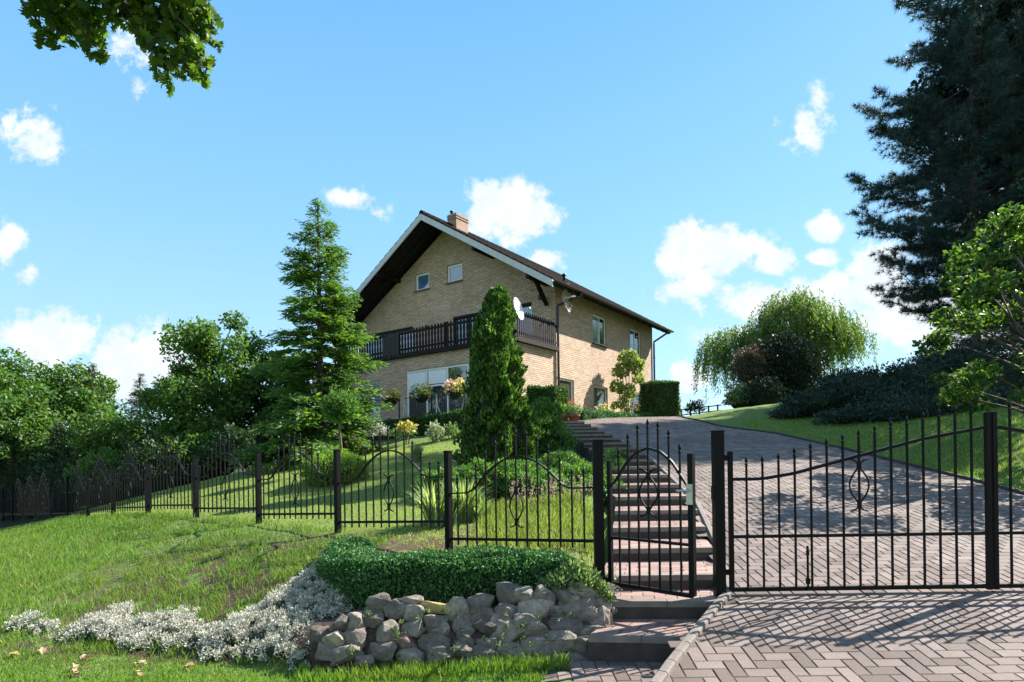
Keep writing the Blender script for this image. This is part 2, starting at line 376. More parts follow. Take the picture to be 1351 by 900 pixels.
def unit(a): return a/np.maximum(np.linalg.norm(a, axis=1, keepdims=True), 1e-9)
def leafquads(mb, c, L, Wd, bias=None, bk=0., nb=None, mi=0, fold=.15, lobes=False, jit=.35):
    """one quad (or lobed polygon) per leaf; bias = preferred leaf direction, nb = preferred face normal"""
    n = len(c); d = rng.normal(size=(n, 3)); d = unit(d)
    if bias is not None: d = unit(d+np.asarray(bias)*bk)
    q = rng.normal(size=(n, 3))
    if nb is not None: q = unit(q)+np.asarray(nb)
    nrm = unit(q-d*np.sum(q*d, 1, keepdims=True)); s = np.cross(d, nrm)
    sc = (1+jit*rng.uniform(-1, 1, (n, 1)))
    l = L*sc; w = Wd*sc
    if not lobes:
        v = np.stack([c-d*l/2, c+s*w/2+nrm*w*fold, c+d*l/2, c-s*w/2+nrm*w*fold], 1).reshape(-1, 3)
        mb.add(v, np.arange(n*4).reshape(n, 4), mi)
    else:
        pr = [(0, .0), (.12, .05), (.34, .18), (.18, .32), (.5, .5), (.24, .58), (.38, .84), (.12, .78), (0, 1)]
        pts = pr+[(-x, y) for x, y in pr[-2:0:-1]]
        v = np.stack([c+d*l*(y-.5)+s*w*x*1.1+nrm*w*abs(x)*fold for x, y in pts], 1).reshape(-1, 3); k = len(pts)
        mb.add(v, np.arange(n*k).reshape(n, k), mi)
    return mb
def sphere_pts(n, inner=.0):
    d = unit(rng.normal(size=(n, 3))); r = (inner**3+(1-inner**3)*rng.random((n, 1)))**(1/3); return d*r, d
def ico(c, r, sub=2, amp=.15, sc=1.5, seed=0, squash=(1, 1, 1)):
    bm = bmesh.new(); bmesh.ops.create_icosphere(bm, subdivisions=sub, radius=1)
    vs = []; 
    for v in bm.verts:
        k = 1+amp*noise.noise(v.co*sc+Vector((seed, seed*2.1, 0)))
        vs.append((c[0]+v.co.x*k*r*squash[0], c[1]+v.co.y*k*r*squash[1], c[2]+v.co.z*k*r*squash[2]))
    f = np.array([[q.index for q in p.verts] for p in bm.faces]); bm.free(); return vs, f
# ------------------------------------------------------------------ terrain
def ss(t): t = np.clip(t, 0, 1); return t*t*(3-2*t)
RY = [-20, 2.5, 3.9, 5.2, 8, 12, 16, 19.5, 22, 24.5, 60]; RZ = [-1.62, -1.6, -1.43, -1.2, -.74, -.085, .57, 1.12, 1.42, 1.6, 1.66]
def zr(Y): return np.interp(Y, RY, RZ)
LY = [3.2, 4.05, 5.15, 5.3, 6.7, 8.5, 12, 14, 17.7, 19.2, 20.4, 26.4, 34]; LX = [.5, 1.04, 1.78, 1.86, 2.2, 2.55, 2.76, 2.72, 2.35, 2.15, 2.2, 5.75, 9]
GY = [0, 5, 8.2, 9.4, 13.2, 15.8, 17.7, 21, 24, 30]; GX = [12, 11, 7.3, 7.35, 7.15, 6.9, 6.1, 6.0, 6.5, 8.5]
def XL(Y): return np.interp(Y, LY, LX)
def XR(Y): return np.interp(Y, GY, GX)
K = []
def kp(px, py, Y): K.append(tuple(P(px, py, Y)))
for p in [(.78, 5.5, -1.02), (-.68, 6.43, -.98), (-2.15, 7.45, -.89), (-3.56, 8.5, -.86), (-4.96, 9.5, -.86), (-6.37, 10.6, -.89), (-7.74, 11.75, -1.0), (-9.07, 12.95, -1.12),
          (-11.7, 15.35, -1.36), (-17.7, 21, -2.0), (-.7, 20.3, 1.0), (-6, 23.5, .85), (1.2, 20, 1.15), (1.8, 24, 1.62), (7.4, 32, 1.66), (0, 26, 1.55), (-8, 30, .75),
          (-12, 20, -1.25), (-15, 30, -1.2), (-25, 25, -2.5), (-30, 45, -3), (7.6, 9.4, -.42), (10, 13, .65), (8.5, 13, .38), (10.4, 17, 1.15), (9.5, 7.5, -.45), (12, 10, .35),
          (14, 16, 1.7), (10, 25, 2.0), (12, 32, 2.25), (8, 22, 1.68), (0, 40, 1.4), (15, 45, 1.3), (-15, 45, -2), (20, 25, 2.6), (20, 8, 1.2), (9, 4.5, -1.0), (15, 3, -.8),
          (-4.5, 16.5, .0), (-1.2, 16.5, .42)]: K.append(p)
for Y in (4.5, 6, 8, 10, 12, 14, 16, 18, 21, 25): K.append((float(XL(Y))-.6, Y, float(zr(Y))-.02)); K.append((float(XR(Y))+.3 if Y > 8 else 6.5, Y, float(zr(Y))))
kp(200, 652, 16); kp(330, 621, 17); kp(590, 577, 17.5); kp(440, 646, 11.5); kp(600, 613, 13); kp(620, 668, 9.5); kp(520, 600, 14); kp(740, 660, 9)
K = np.array(K)
def tps_fit(P3):
    n = len(P3); d = np.linalg.norm(P3[:, None, :2]-P3[None, :, :2], axis=2); Kk = d*d*np.log(d+1e-9)+np.eye(n)*.4
    A = np.zeros((n+3, n+3)); A[:n, :n] = Kk; A[:n, n] = 1; A[:n, n+1:] = P3[:, :2]; A[n, :n] = 1; A[n+1:, :n] = P3[:, :2].T
    return np.linalg.solve(A, np.concatenate([P3[:, 2], np.zeros(3)]))
TW = tps_fit(K)
def tps(X, Y):
    r = np.zeros_like(X)+TW[-3]+TW[-2]*X+TW[-1]*Y
    for i in range(len(K)):
        d = np.sqrt((X-K[i, 0])**2+(Y-K[i, 1])**2); r = r+TW[i]*d*d*np.log(d+1e-9)
    return r
# foot of the bank / of the stone wall, and how far back the slope takes to climb
BX = [-40, -14, -8, -4.4, -3.2, -2.2, -1.37, -.43, .56, .8]; BY = [16, 8.5, 6.0, 5.05, 4.85, 4.62, 4.46, 4.57, 4.66, 4.72]
BWd = [4, 5, 4.4, 3.3, 2.5, 1.35, .75, .45, .42, .4]
def lowz(X, Y): return -1.56+.02*np.sin(X*1.3)+.016*np.sin(Y*2.1)-np.clip((-X-4)*.045, 0, .8)
def HT(X, Y, cut=True):
    X = np.asarray(X, float); Y = np.asarray(Y, float)
    Xc = np.clip(X, -32, 24); Yc = np.clip(Y, 2, 46)
    z = tps(Xc, Yc)
    far = np.hypot(X-Xc, Y-Yc); z = np.clip(z, -3.2, 3.4); z = z+(-3.4-z)*ss(far/60)
    b = np.interp(X, BX, BY); w = np.interp(X, BX, BWd); t = ss((Y-b)/w*.5+.0)*1.0
    b = b+.16*ss((X+1.7)/.5); t = np.clip((Y-b)/w, 0, 1); t = 1-(1-t)**(1.6-.5*ss((X+1.7)/.5))
    low = lowz(X, Y)
    left = X < .82
    z = np.where(left, low+(z-low)*t, z)
    z = np.where((~left) & (Y < 5.1), np.minimum(z, zr(Y)), z)
    n = .012*np.sin(X*5.1+Y*3.3)*np.sin(Y*4.7-X*2.2)
    z = z+n
    if cut:
        inside = (X > XL(Y)-.05) & (X < XR(Y)+.05) & (Y < 30) & (Y > -18)
        z = np.where(inside, np.minimum(z, zr(Y)-.09), z)
        z = np.where((Y < 3.2) & (Y > -18), np.where(X > .5, -1.75, z), z)
        st = (X > XL(Y)-1.3) & (X < XL(Y)+.05) & (Y > 4.3) & (Y < 19.3)
        z = np.where(st, np.minimum(z, zr(Y)-.22), z)
        z = np.where((X > .45) & (X < 1.9) & (Y > 3) & (Y < 5.3), -1.75, z)
        near = (X > XR(Y)) & (X < XR(Y)+1.2) & (Y > 7)
        z = np.where(near, z*ss((X-XR(Y))/1.2)+(1-ss((X-XR(Y))/1.2))*zr(Y), z)
    return z
def gz(x, y): return float(HT(np.array([x]), np.array([y]), False)[0])
def grid_mesh():
    fx = np.arange(-16, 12.01, .14); fy = np.arange(3, 21.01, .12)
    xs = np.concatenate([[-3000, -900, -300, -140, -80, -55, -42, -34, -28], np.arange(-24, -16, .8), fx, np.arange(12.5, 24, .7), [27, 32, 40, 55, 80, 140, 300, 900, 3000]])
    ys = np.concatenate([[-3000, -900, -300, -80, -30, -15, -8, -4, -1, 1, 2], fy, np.arange(21.5, 46, .6), [50, 56, 65, 80, 110, 160, 300, 900, 4000]])
    Xg, Yg = np.meshgrid(xs, ys); Z = HT(Xg, Yg); n, m = Xg.shape
    V = np.stack([Xg.ravel(), Yg.ravel(), Z.ravel()], 1)
    i, j = np.meshgrid(np.arange(n-1), np.arange(m-1), indexing='ij'); a = (i*m+j).ravel()
    f = np.stack([a, a+1, a+m+1, a+m], 1); mb = MB(); mb.add(V, f, 0, True); return tag(mb.build('ground', 'turf_soil'), kind='structure')
grid_mesh()

# ------------------------------------------------------------------ driveway
def inside_drive(x, y):
    return (y > 2.6) & (y < 29) & (x > XL(y)-.05) & (x < XR(y)+.02)
def herring(x0, x1, y0, y1, bs=.1):
    out = []; ny = int((y1-y0)/bs)+2; nx = int((x1-x0)/bs)+2
    for j in range(-1, ny):
        for i in range(-2, nx):
            if (i-j) % 4 == 0: out.append((i, j, 2, 1))
            elif (i-j-3) % 4 == 0: out.append((i, j, 1, 2))
    a = np.array(out, float); a[:, 0] = x0+a[:, 0]*bs; a[:, 1] = y0+a[:, 1]*bs; a[:, 2:] *= bs; return a
def pave(a, zf, th=.0, gap=.007, jitter=.0016):
    x, y, w, h = a.T; g = gap/2; n = len(a)
    g0 = g+rng.uniform(-.001, .0012, n)
    xs = np.stack([x+g0, x+w-g, x+w-g, x+g0], 1); ys = np.stack([y+g, y+g, y+h-g0, y+h-g0], 1)
    z = zf(xs, ys)+rng.uniform(-jitter, jitter, (n, 1))+.006
    V = np.stack([xs, ys, z], 2)
    # small chamfer: an inner face and four sloping edges, welded so that one paver is one island
    c = V.mean(1, keepdims=True); I = V.copy(); inn = np.sign(V-c)*.0045; inn[:, :, 2] = 0; I = V-inn; V = V.copy(); V[:, :, 2] -= .0045
    VV = np.concatenate([V, I], 1).reshape(-1, 3)
    b = (np.arange(n)*8)[:, None]; fs = [np.array([4, 5, 6, 7])]+[np.array([k, (k+1) % 4, 4+(k+1) % 4, 4+k]) for k in range(4)]
    return VV, np.concatenate([b+f for f in fs], 0)
def sheet(poly_xy_rows, zf, name, mat, dz=0, **kw):
    mb = MB(); V = []; m = len(poly_xy_rows[0])
    for r in poly_xy_rows:
        for (x, y) in r: V.append((x, y, float(zf(x, y))+dz))
    n = len(poly_xy_rows); f = np.array([(i*m+j, i*m+j+1, (i+1)*m+j+1, (i+1)*m+j) for i in range(n-1) for j in range(m-1)])
    mb.add(V, f, 0, True); return tag(mb.build(name, mat), **kw)
rows = []
for Y in np.concatenate([np.arange(-6, 29, .25)]):
    l = float(XL(Y)) if Y > 3.2 else .5; r = float(XR(Y)); rows.append([(l+(r-l)*k/8, Y) for k in range(9)])
sheet(rows, lambda x, y: zr(y), 'driveway_bed', 'paver_joint', kind='structure')
a = herring(.6, 12.2, 2.6, 28.8); cx = a[:, 0]+a[:, 2]/2; cy = a[:, 1]+a[:, 3]/2
k = inside_drive(cx, cy); a = a[k]
lo = a[:, 1].copy(); hi = lo+a[:, 3]; A_ = a.copy(); A_[:, 3] = np.minimum(hi, 5.0)-lo; B_ = a.copy(); B_[:, 1] = np.maximum(lo, 5.1); B_[:, 3] = hi-B_[:, 1]
cutm = (lo < 5.099) & (hi > 5.001); a = np.concatenate([a[~cutm], A_[cutm & (A_[:, 3] > .02)], B_[cutm & (B_[:, 3] > .02)]])
mb = MB(); v, f = pave(a, lambda x, y: zr(y)); mb.add(v, f); tag(mb.build('driveway', 'paver'), kind='structure')
# narrow drain channel across the drive just outside the gate
mb = MB()
for i in range(46):
    x = 1.86+i*.1; mb.box((x+.05, 5.05, float(zr(5.05))+.001), (.096, .094, .02))
tag(mb.build('drain_channel', 'concrete_pale', at=(4, 5.04, -1.23)), 'narrow concrete channel across the paving in front of the double gate', 'drain')
# lower path before the steps
rows = [[(x, y) for x in np.linspace(-.15 if y > 4.2 else .1-1.2*(4.2-y), 1.3, 6)] for y in np.arange(-6, 4.75, .25)]
rows = [[(x, y) for x in np.linspace(.42-.55*max(0, 4.75-y), 1.45, 6)] for y in np.arange(1.0, 4.95, .13)]
sheet(rows, lambda x, y: -1.555, 'lower_path_bed', 'paver_joint', kind='structure')
a = herring(-1.2, 1.5, 1.0, 4.9); cx = a[:, 0]+a[:, 2]/2; cy = a[:, 1]+a[:, 3]/2
kx = (cx > .5-.55*np.maximum(0, 4.75-cy)) & (cx < XL(cy)-.02+.0*cx) & (cy < 4.6+.1) & (cx < 1.38)
mb = MB(); v, f = pave(a[kx], lambda x, y: -1.555+0*x); mb.add(v, f); tag(mb.build('lower_path', 'paver'), kind='structure')

def kerb(name, pts, w, h, mat, seg=None, zf=None, **kw):
    """a row of kerb stones along pts (x, y); top h above zf"""
    mb = MB(); P2 = [Vector(p) for p in pts]; seg = seg or .5; acc = []
    for i in range(len(P2)-1):
        L = (P2[i+1]-P2[i]).length; n = max(1, round(L/seg))
        for j in range(n): acc.append((P2[i].lerp(P2[i+1], j/n), P2[i].lerp(P2[i+1], (j+1)/n)))
    for a, b in acc:
        za = float(zf(a.x, a.y)); zb = float(zf(b.x, b.y)); A = Vector((a.x, a.y, za)); B = Vector((b.x, b.y, zb))
        d = (B-A); L = d.length; d.normalize(); s = Vector((-d.y, d.x, 0)).normalized(); u = d.cross(s)*-1
        if u.z < 0: u = -u
        A2 = A+d*.004; B2 = B-d*.004; bv = .012
        prof = [(-w/2, -.25), (-w/2, h-bv), (-w/2+bv, h), (w/2-bv, h), (w/2, h-bv), (w/2, -.25)]
        vs = [list(q+s*x+Vector((0, 0, z+random.uniform(-.002, .002)))) for q in (A2, B2) for x, z in prof]
        n = 6; f = [(k_, (k_+1) % n, n+(k_+1) % n, n+k_) for k_ in range(n)]
        mb.add(vs, np.array(f)); mb.add(vs, [tuple(range(5, -1, -1)), tuple(range(6, 12))])
    o = mb.build(name, mat); return tag(o, **kw)
kerb('kerb_strip', [(float(XR(Y))+.03, Y) for Y in (7.4, 8.2, 9.4, 11, 13.2, 15.8, 17.7, 21, 24, 28)], .06, .05, 'concrete', 1.0, lambda x, y: zr(y), kind='structure')
kerb('kerb_strip', [(float(XL(Y))+.03, Y) for Y in (5.3, 6.7, 8.5, 12, 14, 17.7, 19.2)], .07, .035, 'concrete_pale', .8, lambda x, y: zr(y), kind='structure')
kerb('kerb_strip', [(1.84, 5.2), (1.72, 5.05), (1.04, 4.05), (.5, 3.2)], .07, .045, 'concrete_pale', .16, lambda x, y: zr(y), kind='structure')

# ------------------------------------------------------------------ garden stairs
t = thing('garden_stairs', 'long flight of pink paved garden steps climbing beside the driveway behind the small gate', 'stairs', (1.4, 4.6, -1.55))
def step(quad, top, rise, dark=True):
    """quad: 4 plan corners, front-left, front-right, back-right, back-left"""
    q = [Vector((x, y, 0)) for x, y in quad]; mb = MB()
    vs = [(p.x, p.y, top-rise) for p in q]+[(p.x, p.y, top) for p in q]
    mb.add(vs, np.array([(4, 5, 6, 7), (0, 1, 5, 4), (1, 2, 6, 5), (2, 3, 7, 6), (3, 0, 4, 7)]))
    o = mb.build('step', 'concrete', t)
    e1 = (q[1]-q[0]); e2 = (q[3]-q[0]); mb = MB()
    # pale kerb edge along the front and pink pavers behind it
    fr = .075
    n = max(1, round(e1.length/.5))
    dn = e2.normalized(); d1 = e1.normalized()
    for i in range(n):
        a = q[0]+e1*(i/n)+d1*.003; b = q[0]+e1*((i+1)/n)-d1*.003
        c = [a-dn*.008, b-dn*.008, b+dn*fr, a+dn*fr]
        z0 = top-.045; z1 = top+.006
        vs = [(p.x, p.y, z0) for p in c]+[(p.x, p.y, z1) for p in c]
        mb.add(vs, np.array([(4, 5, 6, 7), (0, 1, 5, 4), (1, 2, 6, 5), (2, 3, 7, 6), (3, 0, 4, 7), (3, 2, 1, 0)]))
    mb.build('nosing', 'concrete_pale', o)
    mb = MB(); nx = max(1, round(e1.length/.2)); ny = max(1, round((min(e2.length, (q[2]-q[1]).length)-fr)/.1)); V = []
    for j in range(ny):
        off = .5 if j % 2 else 0
        for i in range(nx+1):
            u0 = max(0, (i-off)/nx); u1 = min(1, (i+1-off)/nx)
            if u1-u0 < .02: continue
            pts = []
            for uu, vv in ((u0, j/ny), (u1, j/ny), (u1, (j+1)/ny), (u0, (j+1)/ny)):
                f0 = q[0].lerp(q[1], uu)+dn*fr; f1 = q[3].lerp(q[2], uu); pts.append(f0.lerp(f1, vv))
            c = sum(pts, Vector((0, 0, 0)))/4
            V += [list((p-c)*.955+c+Vector((0, 0, top+.004+random.uniform(-.001, .001)))) for p in pts]
    mb.add(V, np.arange(len(V)).reshape(-1, 4)); mb.build('tread', 'tread_paver', o)
step([(.56, 4.62), (1.36, 4.53), (1.72, 5.02), (.80, 5.08)], -1.36, .22)
step([(.80, 5.08), (1.75, 5.02), (1.88, 5.5), (.86, 5.5)], -1.21, .18)
Y0 = 5.5; n = 18; Yt = 19.2; w = 1.1
ztop = float(zr(Yt))+.03
ys = [Y0+(Yt-Y0)*(i/n) for i in range(n+1)]
for i in range(n):
    y0, y1 = ys[i], ys[i+1]; xr0 = float(XL(y0))-.03; xr1 = float(XL(y1))-.03
    wl0 = w-.05*math.sin(i/n*3); top = -1.21+(ztop+1.21)*(i+1)/n
    step([(xr0-wl0, y0), (xr0, y0), (xr1, y1), (xr1-wl0, y1)], top, .30)
# ------------------------------------------------------------------ house
HC = Vector((1.8, 24, 0)); s_ = Vector((.719, 1, 0)).normalized(); t_ = Vector((-s_.y, s_.x, 0)); n_ = -t_; UP = Vector((0, 0, 1))
GZ = 1.5; EAVE = 6.95; RIDGE = 10.55; BW = 11.7; LEN = 9.7
house = thing('house', 'tan brick house with a white edged gable roof and dark wooden balcony on the hill', 'house', (HC.x, HC.y, GZ))
def hp(b, a, z): return HC+t_*b+s_*a+UP*z      # b across the gable (to the left), a back along the side, z height above the eye
def wall(name, o, d, nrm, L, z0, ztopf, holes, mat, uv, depth=.13, parent=None, ztmax=None):
    """vertical wall with real openings and reveals; ztopf None or (peak position, peak z, edge z)"""
    mb = MB(); zt = ztmax; xs = sorted({0, L}|{h[0] for h in holes}|{h[1] for h in holes}); zs = sorted({z0, zt}|{h[2] for h in holes}|{h[3] for h in holes})
    if ztopf: xs = sorted(set(xs)|{ztopf[0]})
    def top(x):
        if not ztopf: return 1e9
        pk, pz, ez = ztopf; return ez+(pz-ez)*(1-abs(x-pk)/(pk if x < pk else L-pk))
    def pt(x, z): return list(o+d*x+UP*z)
    for i in range(len(xs)-1):
        for j in range(len(zs)-1):
            x0, x1, a, b = xs[i], xs[i+1], zs[j], zs[j+1]
            if any(x0 >= h[0]-1e-6 and x1 <= h[1]+1e-6 and a >= h[2]-1e-6 and b <= h[3]+1e-6 for h in holes): continue
            poly = [(x0, a), (x1, a), (x1, b), (x0, b)]
            if ztopf:
                t0, t1 = top(x0), top(x1); out = []
                g = lambda p: (t0+(t1-t0)*(p[0]-x0)/(x1-x0))-p[1]
                for k in range(4):
                    p, q = poly[k], poly[(k+1) % 4]; gp, gq = g(p), g(q)
                    if gp >= 0: out.append(p)
                    if gp*gq < 0: r = gp/(gp-gq); out.append((p[0]+(q[0]-p[0])*r, p[1]+(q[1]-p[1])*r))
                poly = out
            if len(poly) >= 3: mb.add([pt(*p) for p in poly], [tuple(range(len(poly)))])
    for h in holes:
        c = [(h[0], h[2]), (h[1], h[2]), (h[1], h[3]), (h[0], h[3])]
        for k in range(4):
            p, q = c[k], c[(k+1) % 4]; A = Vector(pt(*p)); B = Vector(pt(*q)); I = -nrm*depth
            mb.add([list(A), list(B), list(B+I), list(A+I)], [(0, 1, 2, 3)])
    return mb.build(name, mat, parent, uv)
def window(o, d, nrm, h, panes, glass='glass_blue', depth=.10, fw=.07, sill=True, parent=None, dark_lintel=False, curtain=None, frame='white_frame'):
    """panes: list of (x0, x1, z0, z1, glass) fractions of the opening"""
    x0, x1, z0, z1 = h; ax = (d, nrm, UP); base = o-nrm*depth
    mb = MB(); W_ = x1-x0; H_ = z1-z0; e = .003
    def bx(a, b, c, e_, th=.06, off=0.): mb.box(base+d*((a+b)/2)+UP*((c+e_)/2)+nrm*off, (b-a, th, e_-c), ax)
    bx(x0+e, x1-e, z0+e, z0+fw); bx(x0+e, x1-e, z1-fw, z1-e); bx(x0+e, x0+fw, z0+fw, z1-fw); bx(x1-fw, x1-e, z0+fw, z1-fw)
    vx = sorted({p[0] for p in panes if p[0] > .01}); 
    for p in panes:
        a = x0+p[0]*W_; b = x0+p[1]*W_; c = z0+p[2]*H_; g = z0+p[3]*H_; th = .034
        if p[0] > .01: bx(a-th, a+th, max(c, z0+fw), min(g, z1-fw), .05)
        if p[2] > .01: bx(max(a, x0+fw)+th, min(b, x1-fw)-th*(p[1] < .99), c-th, c+th, .045)
    fr = mb.build('window', frame, parent)
    for p in panes:
        a = x0+p[0]*W_+fw*.9; b = x0+p[1]*W_-fw*.9; c = z0+p[2]*H_+fw*.9; g = z0+p[3]*H_-fw*.9
        m2 = MB(); m2.box(base+d*((a+b)/2)+UP*((c+g)/2)-nrm*.004, (b-a, .012, g-c), ax)
        m2.build('pane' if p[4] != 'white_board' and p[4] != 'white_frame' else 'panel', p[4], fr)
    if sill:
        m2 = MB(); m2.box(o+d*((x0+x1)/2)+UP*(z0-.025)+nrm*.0, (W_+.1, .2, .05), ax); m2.build('sill', 'concrete_pale' if sill == 1 else 'dark_wood', fr)
    return fr
PROJ = 2.83
# upper gable wall (set back), side wall, rear and left walls
holes_g = [(6.79, 7.66, 7.90, 8.68), (4.80, 5.68, 7.92, 8.70), (7.87, 11.3, 4.42, 6.30), (3.6, 5.36, 4.42, 6.36), (1.13, 1.92, 5.0, 6.36)]
wall('wall', hp(0, 0, 0), t_, -s_, BW, 1.2, (BW/2, RIDGE-.22, EAVE-.1), holes_g, 'buff_brick', (t_.x, t_.y), parent=house, ztmax=RIDGE)
holes_s = [(3.10, 4.42, 5.03, 6.30), (6.95, 8.25, 5.03, 6.30), (.16, 1.39, 1.85, 3.2), (3.14, 4.45, 1.85, 3.16), (6.95, 8.3, 1.85, 3.2)]
wall('wall', hp(0, 0, 0), s_, n_, LEN, 1.0, None, holes_s, 'buff_brick', (s_.x, s_.y), parent=house, ztmax=EAVE)
wall('wall', hp(0, LEN, 0), t_, s_, BW, 1.0, (BW/2, RIDGE-.22, EAVE-.1), [], 'buff_brick', (t_.x, t_.y), parent=house, ztmax=RIDGE)
wall('wall', hp(BW, 0, 0), s_, t_, LEN, .0, None, [], 'buff_brick', (s_.x, s_.y), parent=house, ztmax=EAVE)
# projecting ground floor
LZ = 4.2
po = hp(0, -PROJ, 0)
holes_p = [(1.15, 5.47, 1.45, 3.64), (7.05, 8.3, 1.2, 3.4)]
wall('wall', po, t_, -s_, BW, .4, None, holes_p, 'buff_brick', (t_.x, t_.y), parent=house, ztmax=LZ)
wall('wall', hp(.012, -PROJ, 0), s_, n_, PROJ, .6, None, [], 'buff_brick', (s_.x, s_.y), parent=house, ztmax=LZ)
wall('wall', hp(BW, -PROJ, 0), s_, t_, PROJ, .0, None, [], 'buff_brick', (s_.x, s_.y), parent=house, ztmax=LZ)
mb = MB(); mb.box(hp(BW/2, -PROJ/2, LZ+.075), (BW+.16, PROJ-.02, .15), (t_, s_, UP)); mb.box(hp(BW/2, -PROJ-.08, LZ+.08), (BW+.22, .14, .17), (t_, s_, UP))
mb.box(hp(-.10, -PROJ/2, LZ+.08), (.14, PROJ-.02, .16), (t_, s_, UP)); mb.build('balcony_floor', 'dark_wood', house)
# windows
wo = hp(0, 0, 0)
for h in holes_g[:2]: window(wo, t_, -s_, h, [(0, 1, 0, 1, 'glass_blue')], parent=house, fw=.09)
window(wo, t_, -s_, holes_g[2], [(0, .27, 0, 1, 'glass_blue'), (.27, .62, 0, 1, 'glass_blue'), (.62, 1, 0, 1, 'glass_blue')], parent=house, sill=False)
window(wo, t_, -s_, holes_g[3], [(0, .5, 0, 1, 'glass_dark'), (.5, 1, 0, 1, 'glass_dark')], parent=house, sill=False, frame='dark_wood')
window(wo, t_, -s_, holes_g[4], [(0, 1, 0, 1, 'glass_blue')], parent=house)
for h in holes_g[2:]:
    mb = MB(); mb.box(wo+t_*((h[0]+h[1])/2)+UP*(h[3]-.06)-(-s_)*.03, (h[1]-h[0]-.02, .07, .11), (t_, s_, UP)); mb.build('lintel', 'dark_wood', house)
window(wo, s_, n_, holes_s[0], [(0, .56, 0, 1, 'glass_pale'), (.56, 1, 0, 1, 'glass_dark')], parent=house, sill=2)
window(wo, s_, n_, holes_s[1], [(0, .52, 0, 1, 'glass_blue'), (.52, 1, 0, 1, 'glass_dark')], parent=house, sill=2)
window(wo, s_, n_, holes_s[2], [(0, 1, 0, 1, 'glass_room')], parent=house)
window(wo, s_, n_, holes_s[3], [(0, 1, 0, 1, 'glass_room')], parent=house)
window(wo, s_, n_, holes_s[4], [(0, 1, 0, 1, 'glass_dark')], parent=house)
h = holes_p[0]
window(po, t_, -s_, h, [(0, .21, 0, .74, 'glass_dark'), (0, .21, .74, 1, 'glass_dark'), (.21, .25, 0, 1, 'white_frame'), (.25, .49, 0, .72, 'glass_dark'), (.25, .49, .72, 1, 'glass_dark'),
       (.49, .745, 0, .68, 'glass_dark'), (.49, .745, .68, 1, 'white_frame'), (.745, 1, 0, .62, 'glass_dark'), (.745, 1, .62, 1, 'white_frame')], parent=house, fw=.08, depth=.07)
for (x0, x1) in ((4.42, 5.3), (3.35, 4.25), (2.35, 3.2), (1.3, 2.0)):       # pale striped curtains behind the lower panes
    mb = MB(); nn = 26
    pts = [po+t_*(x0+(x1-x0)*i/nn)+s_*(.055+.0*i)-s_*(.006*(i % 2)) for i in range(nn+1)]
    for i in range(nn):
        if i % 3 == 2: continue
        mb.box(pts[i]+UP*2.1+t_*.01, (.012, .004, 1.15), (t_, s_, UP))
    mb.build('curtain', 'curtain', house)
h = holes_p[1]; window(po, t_, -s_, h, [(0, 1, 0, .55, 'white_frame'), (0, 1, .55, 1, 'glass_pale')], parent=house, sill=False)
